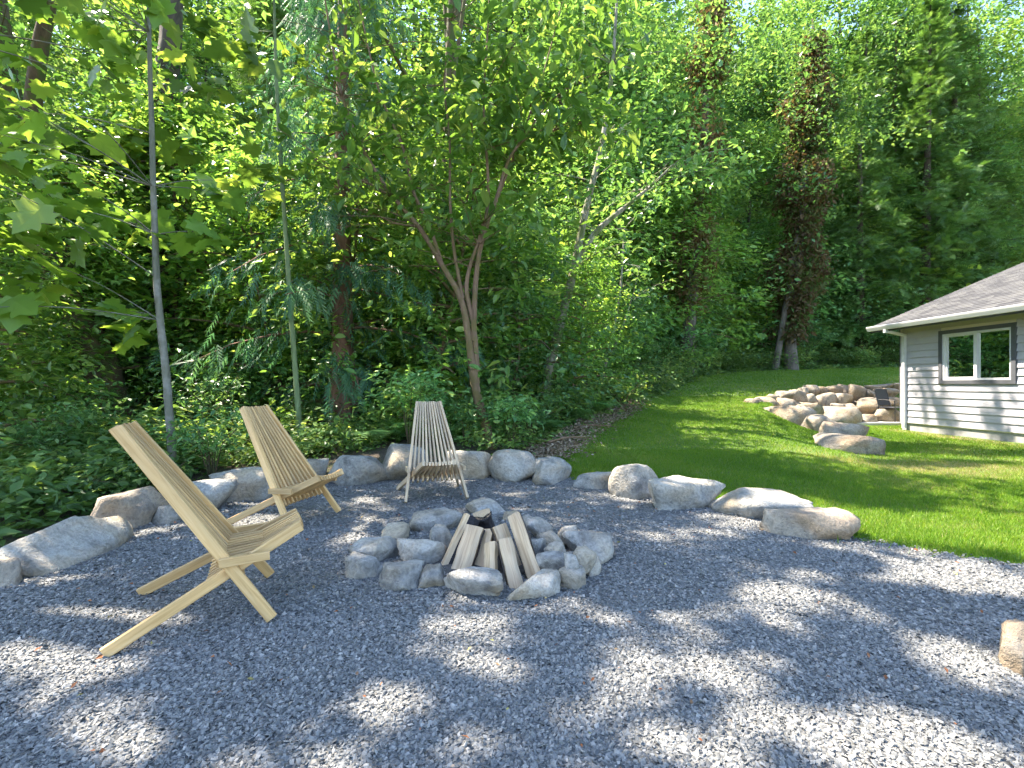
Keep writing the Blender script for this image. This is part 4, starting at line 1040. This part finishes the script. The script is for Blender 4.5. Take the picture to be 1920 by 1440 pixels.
for x, y, s_ in ((27, 31.5, 1.0), (31.5, 33, 1.05), (24.5, 34.5, .95), (33, 37, 1.1), (22.5, 31.0, .8)):
    place(protoF[0 if x < 30 else 1], x, y, s_, label='tall olive-green fir ' + where(x, y))

# understorey: young trees leafy down to the ground
GY = 'young trees of the understorey'
protoY = [broad_proto(47, 6.5, 1.9, .4, 30, 58, .135, OVAL, 'young_tree', M['yellow'], M['bark_tan'], 'x', 'tree', GY, .04),
          broad_proto(48, 5.5, 2.1, .3, 26, 58, .15, DIAM, 'young_tree', M['shrub'], M['bark_mossy'], 'x', 'tree', GY, .04),
          broad_proto(49, 6.0, 1.7, .5, 24, 22, .21, MAPLE, 'young_tree', M['maple'], M['bark_green'], 'x', 'tree', GY, .035)]
yp = []; tries = 0
while len(yp) < 74 and tries < 6000:
    tries += 1
    y = random.uniform(6, 34); x = random.uniform(-1.08 * y, min(1.0 * y, 27))
    dep = (y - float(edge_y(x))) * (.75 if x > 2 else 1.0)
    if dep < 1.4 or dep > 10 or (x < -4 and y < 10.2 and y > -.95 * x): continue
    if any((x - a) ** 2 + (y - b_) ** 2 < (1.25 + .045 * y) ** 2 for a, b_ in yp): continue
    yp.append((x, y)); u = random.random(); k_ = 0 if u < .42 else (1 if u < .8 else 2)
    place(protoY[k_], x, y, min(random.uniform(.55, .95) * (1 + .028 * y), (.8 * sun_room(x, y) / 6.2) if y < 19 else 9), label=('slender yellow-green young tree leafy to the ground ', 'bushy mid-green young tree leafy to the ground ', 'young maple with lobed leaves on thin stem ')[k_] + where(x, y))

# undergrowth -----------------------------------------------------------
GS = 'shrubs of the woodland undergrowth'
protoS = [shrub_proto(61, 'leafy bright green shrub in the woodland undergrowth', GS, M['shrub']),
          shrub_proto(62, 'leafy bright green shrub in the woodland undergrowth', GS, M['shrub'], .13, OVAL, 30, 22, 1.9),
          shrub_proto(63, 'large-leaved young maple shrub in the woodland undergrowth', 'young maples in the undergrowth', M['maple'], .17, MAPLE, 20, 12, 1.7),
          shrub_proto(64, 'low spreading green plant at the edge of the wood', 'low plants at the edge of the wood', M['ground'], .10, OVAL, 24, 30, .6)]
sp_ = []
tries = 0
while len(sp_) < 185 and tries < 9000:
    tries += 1
    y = random.uniform(4.5, 30); x = random.uniform(-1.1 * y - 1, min(1.0 * y, 24))
    dep = y - edge_y(x)
    if x < -3.2: dep = min(dep, 1.2 * (-3.6 - x) + 2)
    if dep < (-.7 if x > 1 else .15) or dep > 9 or (dep < .2 and inside(LAWN, np.array([x]), np.array([y]))[0]): continue
    if any((x - a) ** 2 + (y - b_) ** 2 < (.85 + .05 * y) ** 2 for a, b_ in sp_): continue
    sp_.append((x, y))
    if dep < .9: place(protoS[3], x, y, random.uniform(.7, 1.1) * (1 + .02 * y), label='low green plant ' + where(x, y).replace('behind', 'in front of'))
    else:
        u = random.random(); s = random.uniform(.6, 1.15) * (1 + .02 * y) * (.75 if dep < 3 and x < 1 else 1)
        k_ = 0 if u < .45 else (1 if u < .8 else 2)
        place(protoS[k_], x, y, s, label=('small-leaved bright green shrub ', 'taller green shrub with broad leaves ', 'young maple shrub with lobed leaves ')[k_] + where(x, y))
for x, y in ((-3.75, 5.0), (-3.6, 5.75), (-4.5, 4.9), (-4.4, 5.8), (-5.2, 5.5), (-4.9, 4.1), (-3.2, 6.5), (-2.4, 6.75), (-1.5, 7.0), (-.7, 7.2), (-5.8, 4.7), (.0, 7.1), (.3, 7.9), (-.1, 6.95)):
    k_ = random.choice([0, 1, 3, 3]); place(protoS[k_], x, y, random.uniform(.45, .7), label=('small leafy shrub close behind the pad boulders', 'small broad-leaved shrub close behind the pad boulders', '', 'low spreading green plant close behind the pad boulders')[k_])
for k in range(34):
    x = random.uniform(5.5, 24); y = float(edge_y(x)) + random.uniform(-.3, 2.2)
    if inside(LAWN, np.array([x]), np.array([y]))[0]: continue
    k_ = random.choice([0, 1, 3, 3, 3]); place(protoS[k_], x, y, random.uniform(1.0, 1.7), label=('small-leaved bright green shrub ', 'taller green shrub with broad leaves ', '', 'low green plant ')[k_] + where(x, y))
fern = fern_proto(71)
for x, y in ((-2.0, 7.0), (-1.6, 7.5), (-2.6, 7.4), (-3.0, 7.0), (-1.1, 7.3), (-4.6, 6.6), (-5.6, 6.4), (-.6, 8.1), (.6, 8.6), (1.4, 9.9), (2.0, 10.9), (-6.6, 6.0), (3.2, 13), (9.2, 23.6), (11, 25.6), (13, 27), (17, 28.6)):
    place(fern, x, y, random.uniform(.75, 1.25), .02)
# ground cover nobody could count
r = np.random.default_rng(77)
n = 130000
y = r.uniform(3.2, 32, n) ** 1.0; y = 3.2 + (y - 3.2) * r.uniform(.35, 1, n); x = r.uniform(-1.12, .98, n) * (y + 1)
ey = edge_y(x); dep = y - ey; dep = np.where(x < -3.6, np.maximum(dep, np.minimum(1.5 * (-3.55 - x), 4)), dep)
patch = np.sin(x * 2.1 + 1.3 * np.sin(y * 1.1)) + np.sin(y * 2.4 + x) > -.9
ok = (dep > np.where(x > .3, -1.6, r.uniform(-.15, .5, n))) & (dep < 9) & (patch | (dep < .8)) & ~inside(PAD, x, y) & ~inside(LAWN, x + .1 * r.normal(size=n), y + .1 * r.normal(size=n))
strip = np.hypot(x - np.interp(y, [6.75, 7.7, 9.9, 12.6], [.4, .85, 1.85, 3.25]), 0) < .28
ok &= ~(strip & (y > 6.3) & (y < 12) & (r.random(n) < .75))
ok &= ~((x < -5.0) & (y < 5.6) & (y > 4.2) & (r.random(n) < .7))
xf = r.uniform(4, 30, 26000); yf = edge_y(xf) + r.uniform(-1.6, 5.5, 26000); kf = ~inside(LAWN, xf + .15 * r.normal(size=26000), yf + .15 * r.normal(size=26000))
x = np.concatenate([x[ok], xf[kf]]); y = np.concatenate([y[ok], yf[kf]]); dep = np.concatenate([dep[ok], np.clip(yf[kf] - edge_y(xf[kf]), .2, 1.2)]); ok = np.ones(len(x), bool)
hgt = r.uniform(.02, .42, len(x)) ** 1.2 * np.clip(dep[ok] * .8 + .35, .3, 1.2)
Pn = np.column_stack([x, y, H(x, y) + hgt]); F = r.normal(size=(len(x), 3)); F[:, 2] = F[:, 2] * .3 - .15
N = r.normal(size=(len(x), 3)) * .45; N[:, 2] += 1
mb = MB(); mb.leaves(*DIAM, Pn, F, N, r.uniform(.06, .15, len(x)) * (1 + .03 * y), np.clip(.45 + .3 * np.sin(x * 1.7 + y) + r.normal(size=len(x)) * .2, 0, 1))
tag(mb.build('ground_cover', M['ground']), 'dense low green leaves covering the floor of the wood', 'ground cover', kind='stuff')
# bare sticks and brush on the left floor and by the lawn
for i, (x, y, L, a, lab) in enumerate(((-5.6, 5.0, 1.1, .3, 'bare brown stick lying on the soil behind the tan boulder'), (-5.2, 4.75, .8, -.2, 'short bare stick crossing the soil behind the tan boulder'), (.95, 7.6, .9, .5, 'dry twig lying on the bare soil at the lawn corner'), (1.5, 8.6, .8, -.3, 'dry twig lying among dead leaves at the lawn edge'))):
    mb = MB(); zz = h1(x, y) + .05; mb.tube([(-L / 2, 0, .0), (-.1, .04, .05), (.15, -.03, .05), (L / 2, .05, .02)], [.02, .017, .013, .005], 6)
    o = mb.build('fallen_stick', M['bark_tan'], None, True); o.location = (x, y, zz); o.rotation_euler = (0, 0, a); tag(o, lab, 'stick', 'fallen sticks')

n = 9000
tq = r.random(n); cx = np.interp(tq, [0, .3, .6, 1], [.45, .9, 1.9, 3.3]); cyy = np.interp(tq, [0, .3, .6, 1], [6.75, 7.7, 9.9, 12.6])
x = cx + r.normal(size=n) * .22 - .1; y = cyy + r.normal(size=n) * .25
F = r.normal(size=(n, 3)); F[:, 2] *= .3; N = r.normal(size=(n, 3)) * .5; N[:, 2] += 1
mb = MB(); mb.leaves(*DIAM, np.column_stack([x, y, H(x, y) + r.uniform(.01, .06, n)]), F, N, r.uniform(.02, .075, n), r.random(n))
tag(mb.build('dead_leaves', M['brush']), 'dry tan dead leaves and chips along the bare edge of the lawn', 'dead leaves', kind='stuff')
# ------------------------------------------------------------------ lawn grass
r = np.random.default_rng(88)
def scatter(n, ymin, ymax, xmax=20, power=1.0):
    y = ymin + (ymax - ymin) * r.random(n) ** power; x = r.uniform(-.05, 1.10, n) * y
    k = inside(LAWN, x, y) & (x < xmax); return x[k], y[k]
mb = MB()
for n, a, b_, wid, h0, h1_ in ((230000, 3.0, 7.2, .0045, .02, .05), (230000, 7.0, 14, .008, .02, .05), (130000, 13.5, 30, .016, .03, .06)):
    x, y = scatter(n, a, b_, 24, .8)
    bare = .5 * np.sin(x * .9 + 1.1 * np.sin(y * .8)) + .5 * np.sin(y * .75 - x * .5) + .25 * np.sin(x * 3.1 + y * 2.2)
    # thin, straw-coloured turf by the house and the wall end
    worn = np.exp(-((x - 6.3) / 1.6) ** 2 - ((y - 6.6) / .7) ** 2) + np.exp(-((x - 4.6) / .9) ** 2 - ((y - 7.3) / .6) ** 2) * .8 + np.exp(-((x - 9.6) / .35) ** 2 - ((y - 10.5) / 3) ** 2)
    k = r.random(len(x)) > .55 * np.clip(worn, 0, 1) + .2 * (bare > .55)
    k &= ~((x > 9.75) & (y < 12.3)) & ~((x > 9.2) & (y > 13.4) & (y < 15.1))
    sd = wall_sd(x, y); k &= ~((np.abs(sd) < .25) & (y > 11.5))
    x, y, worn = x[k], y[k], worn[k]; m = len(x)
    P0 = np.column_stack([x, y, H(x, y)]); F = r.normal(size=(m, 3)) * .42; F[:, 2] = 1
    N = r.normal(size=(m, 3)); N[:, 2] = .1
    L = r.uniform(h0, h1_, m)
    tv = [(0, -wid / .05, 0), (0, wid / .05, 0), (1, 0, 0)]
    mb.leaves(tv, [(0, 1, 2)], P0, F, N, L, np.clip(.40 + .10 * np.sin(x * 1.3 - y) + .12 * np.sin(2.7 * x + 1.5 * np.sin(1.9 * y)) * np.sin(2.3 * y + x) + .5 * np.clip(worn, 0, 1) + .12 * (bare[k] > .5) + r.normal(size=m) * .17, 0, 1))
# taller tufts along the stones
x = []; y = []
for px, py in ((1085, 895), (1150, 880), (1235, 905), (1360, 940), (1065, 880), (1500, 970), (1600, 1010), (1700, 1022), (1800, 1040), (1900, 1056), (20, 960), (1005, 870)):
    p = on_ground(px, py); m = 260; x.append(p[0] + r.normal(size=m) * .16); y.append(p[1] + .12 + r.normal(size=m) * .07)
x = np.concatenate(x); y = np.concatenate(y); m = len(x)
F = r.normal(size=(m, 3)) * .5; F[:, 2] = 1; N = r.normal(size=(m, 3)); N[:, 2] = .1
mb.leaves([(0, -.045, 0), (0, .045, 0), (1, 0, -.1)], [(0, 1, 2)], np.column_stack([x, y, H(x, y)]), F, N, r.uniform(.03, .09, m), np.clip(.4 + r.normal(size=m) * .2, 0, 1))
tag(mb.build('grass', M['grass']), 'short bright green grass blades of the lawn', 'grass', kind='stuff')

# ------------------------------------------------------------------ gravel chips
r = np.random.default_rng(99)
def chips(n, ymin, ymax, smin, smax):
    y = np.sqrt(r.uniform(ymin ** 2, ymax ** 2, n)); x = r.uniform(-1.12, 1.12, n) * y
    # ragged edge spilling a little past the pad
    k = inside(PAD, x + r.normal(size=n) * .05, y + r.normal(size=n) * .05)
    return x[k], y[k], np.exp(r.uniform(math.log(smin), math.log(smax), k.sum()))
mb = MB()
base = np.array([(-1, -1, -.5), (1, -1, -.5), (1, 1, -.5), (-1, 1, -.5), (-.7, -.75, .5), (.75, -.65, .5), (.65, .7, .5), (-.75, .65, .5)]) * .5
fq = np.array([(4, 5, 6, 7), (0, 1, 5, 4), (1, 2, 6, 5), (2, 3, 7, 6), (3, 0, 4, 7)])
for n, a, b_, s0, s1_ in ((46000, 1.35, 2.4, .005, .019), (40000, 2.3, 3.8, .007, .021), (20000, 3.6, 6.4, .012, .028)):
    x, y, s = chips(n, a, b_, s0, s1_); m = len(x)
    ang = r.uniform(0, 6.283, m); tl = r.normal(size=(m, 2)) * .38
    v = np.repeat(base[None], m, 0) + r.normal(size=(m, 8, 3)) * .14
    v[:, :, 1] *= r.uniform(.5, 1.0, m)[:, None]; v[:, :, 2] *= r.uniform(.3, .75, m)[:, None]
    v *= s[:, None, None]
    c, sn = np.cos(ang)[:, None], np.sin(ang)[:, None]
    X = v[..., 0] * c - v[..., 1] * sn; Y = v[..., 0] * sn + v[..., 1] * c; Z = v[..., 2] + X * tl[:, :1] + Y * tl[:, 1:]
    z0 = H(x, y) + .012 + lumps(x, y) + s * .12
    V = np.stack([X + x[:, None], Y + y[:, None], Z + z0[:, None]], -1)
    f = (fq[None] + (np.arange(m) * 8)[:, None, None]).reshape(-1, 4)
    mb.add(V.reshape(-1, 3), f, np.repeat(np.clip(r.beta(2.2, 2.4, m) + .12 * (r.random(m) < .05), 0, 1), 5))
tag(mb.build('gravel', M['chip']), 'loose blue-grey crushed stone chips spread over the pad', 'gravel', kind='stuff')
# fallen leaf bits on the gravel
n = 520
y = np.sqrt(r.uniform(1.4 ** 2, 5.8 ** 2, n)); x = r.uniform(-1.1, 1.1, n) * y; k = inside(PAD, x, y); x, y = x[k], y[k]; n = len(x)
F = r.normal(size=(n, 3)); F[:, 2] *= .25; N = r.normal(size=(n, 3)) * .35; N[:, 2] += 1
mb = MB(); mb.leaves(*DIAM, np.column_stack([x, y, H(x, y) + .032]), F, N, r.uniform(.01, .035, n), r.random(n) ** 1.5)
tag(mb.build('leaf_litter', M['litter']), 'scattered rusty brown and yellow leaf bits on the gravel', 'leaf litter', kind='stuff')

# ------------------------------------------------------------------ trees with unseen high crowns, leaf clusters set sunward to shade the pad
SHADE_L = [(2.3, 6.0, .6, .18), (3.1, 5.2, .7, .14), (3.7, 4.75, .5, .10), (1.3, 6.6, .6, .25), (6.6, 8.4, .8, .15), (7.6, 9.0, .8, .2), (6.4, 7.0, 1.2, .10), (8.4, 8.0, 1.0, .22)]
rs = np.random.default_rng(123)
targets = []
for gx_ in np.arange(-4.6, 3.6, .30):
    for gy_ in np.arange(.9, 6.3, .26):
        x = gx_ + rs.normal() * .09; y = gy_ + rs.normal() * .08
        if not inside(PAD, np.array([x]), np.array([y]))[0] and (x > -2.5 or x < -3.7): continue
        if any(((x - a) / (w + .08)) ** 2 + ((y - b_) / (h_ + .07)) ** 2 < 1 for a, b_, w, h_ in LIT): continue
        if x > 1.2 and y < 3.4 and rs.random() < .12: continue
        if rs.random() < .06: continue
        targets.append((x, y, 0.0))
for a, b_, w, h_ in DARK:
    for _ in range(int(40 * w * h_ / .06) + 6):
        u = rs.uniform(0, 6.283); q = .8 * math.sqrt(rs.random()); targets.append((a + w * q * math.cos(u), b_ + h_ * q * math.sin(u), 0.0))
for a, b_, w, h_ in SHADE_L:
    for _ in range(int(26 * w * h_ / .2) + 4):
        u = rs.uniform(0, 6.283); q = math.sqrt(rs.random()); targets.append((a + w * q * math.cos(u), b_ + h_ * q * math.sin(u), h1(a, b_)))
targets = np.array(targets)
zz = 10.6 + .8 * np.sin(targets[:, 0] * .7 + 1) + .7 * np.sin(targets[:, 1] * .9) + rs.uniform(-.6, .6, len(targets))
zz += np.clip(targets[:, 1] - 5.0, 0, 9) * .9
Sn = np.array(S[:])
CL = targets + Sn * (zz / Sn[2])[:, None]
# unseen leaf clusters added sunward to cast wiggly shade on the house wall
wallpts = [(9.9, 11.6, 1.55), (9.9, 11.65, 1.2), (9.9, 11.5, .8), (9.9, 11.0, .55), (9.9, 11.0, .3), (9.9, 9.95, 1.0), (9.9, 9.98, .65), (9.9, 9.9, .3)]
WC = np.array([np.array(w) + Sn * ((15.0 - w[2]) / Sn[2]) for w in wallpts])
trunks = [np.array([-8.2, 4.6]), np.array([-10.4, 8.3]), np.array([-1.7, 11.2])]
labs = ['big spreading maple at the edge of the gravel beside the long slab boulder', 'big old maple in the wood whose high crown spreads over the gravel', 'tall mossy maple behind the many-stemmed tree with a high spreading crown']
own = np.argmin(np.stack([np.hypot(CL[:, 0] - t[0], CL[:, 1] - t[1] + 1) for i, t in enumerate(trunks)]), 0)
for i, tpos in enumerate(trunks):
    b = np.array([tpos[0], tpos[1], h1(*tpos)])
    t = empty('shade_maple_tree', tuple(b), labs[i], 'tree')
    tb = MB(); top = 13.0 if i < 2 else 14.0
    q = np.linspace(0, 1, 8); tp = np.column_stack([b[0] + .5 * q, b[1] - .6 * q, -.3 + (top + .3) * q])
    tb.tube(tp, np.linspace((.36, .34, .2)[i], .05, 8), 10, wob=.05, seed=i)
    C = CL[own == i]
    sel = C[rs.permutation(len(C))[:(22, 10, 5)[i]]]
    for c in sel:
        zs = c[2] * .6; s0 = np.array([np.interp(zs, tp[:, 2], tp[:, j]) for j in range(3)])
        tb.tube([s0, s0 * .5 + c * .5 + np.array([0, 0, .5]), c], [.06, .035, .008], 5)
    cb = MB(); rand_leaves(cb, rs, C, .30, 30, DIAM, .17, .5, .3, None, gaps=True)
    if i == 2: rand_leaves(cb, rs, WC, .28, 26, DIAM, .2, .6, .3, None)
    tb.build('trunk', M['bark_mossy'], t, True, off=b); cb.build('crown', M['broad'], t, off=b)
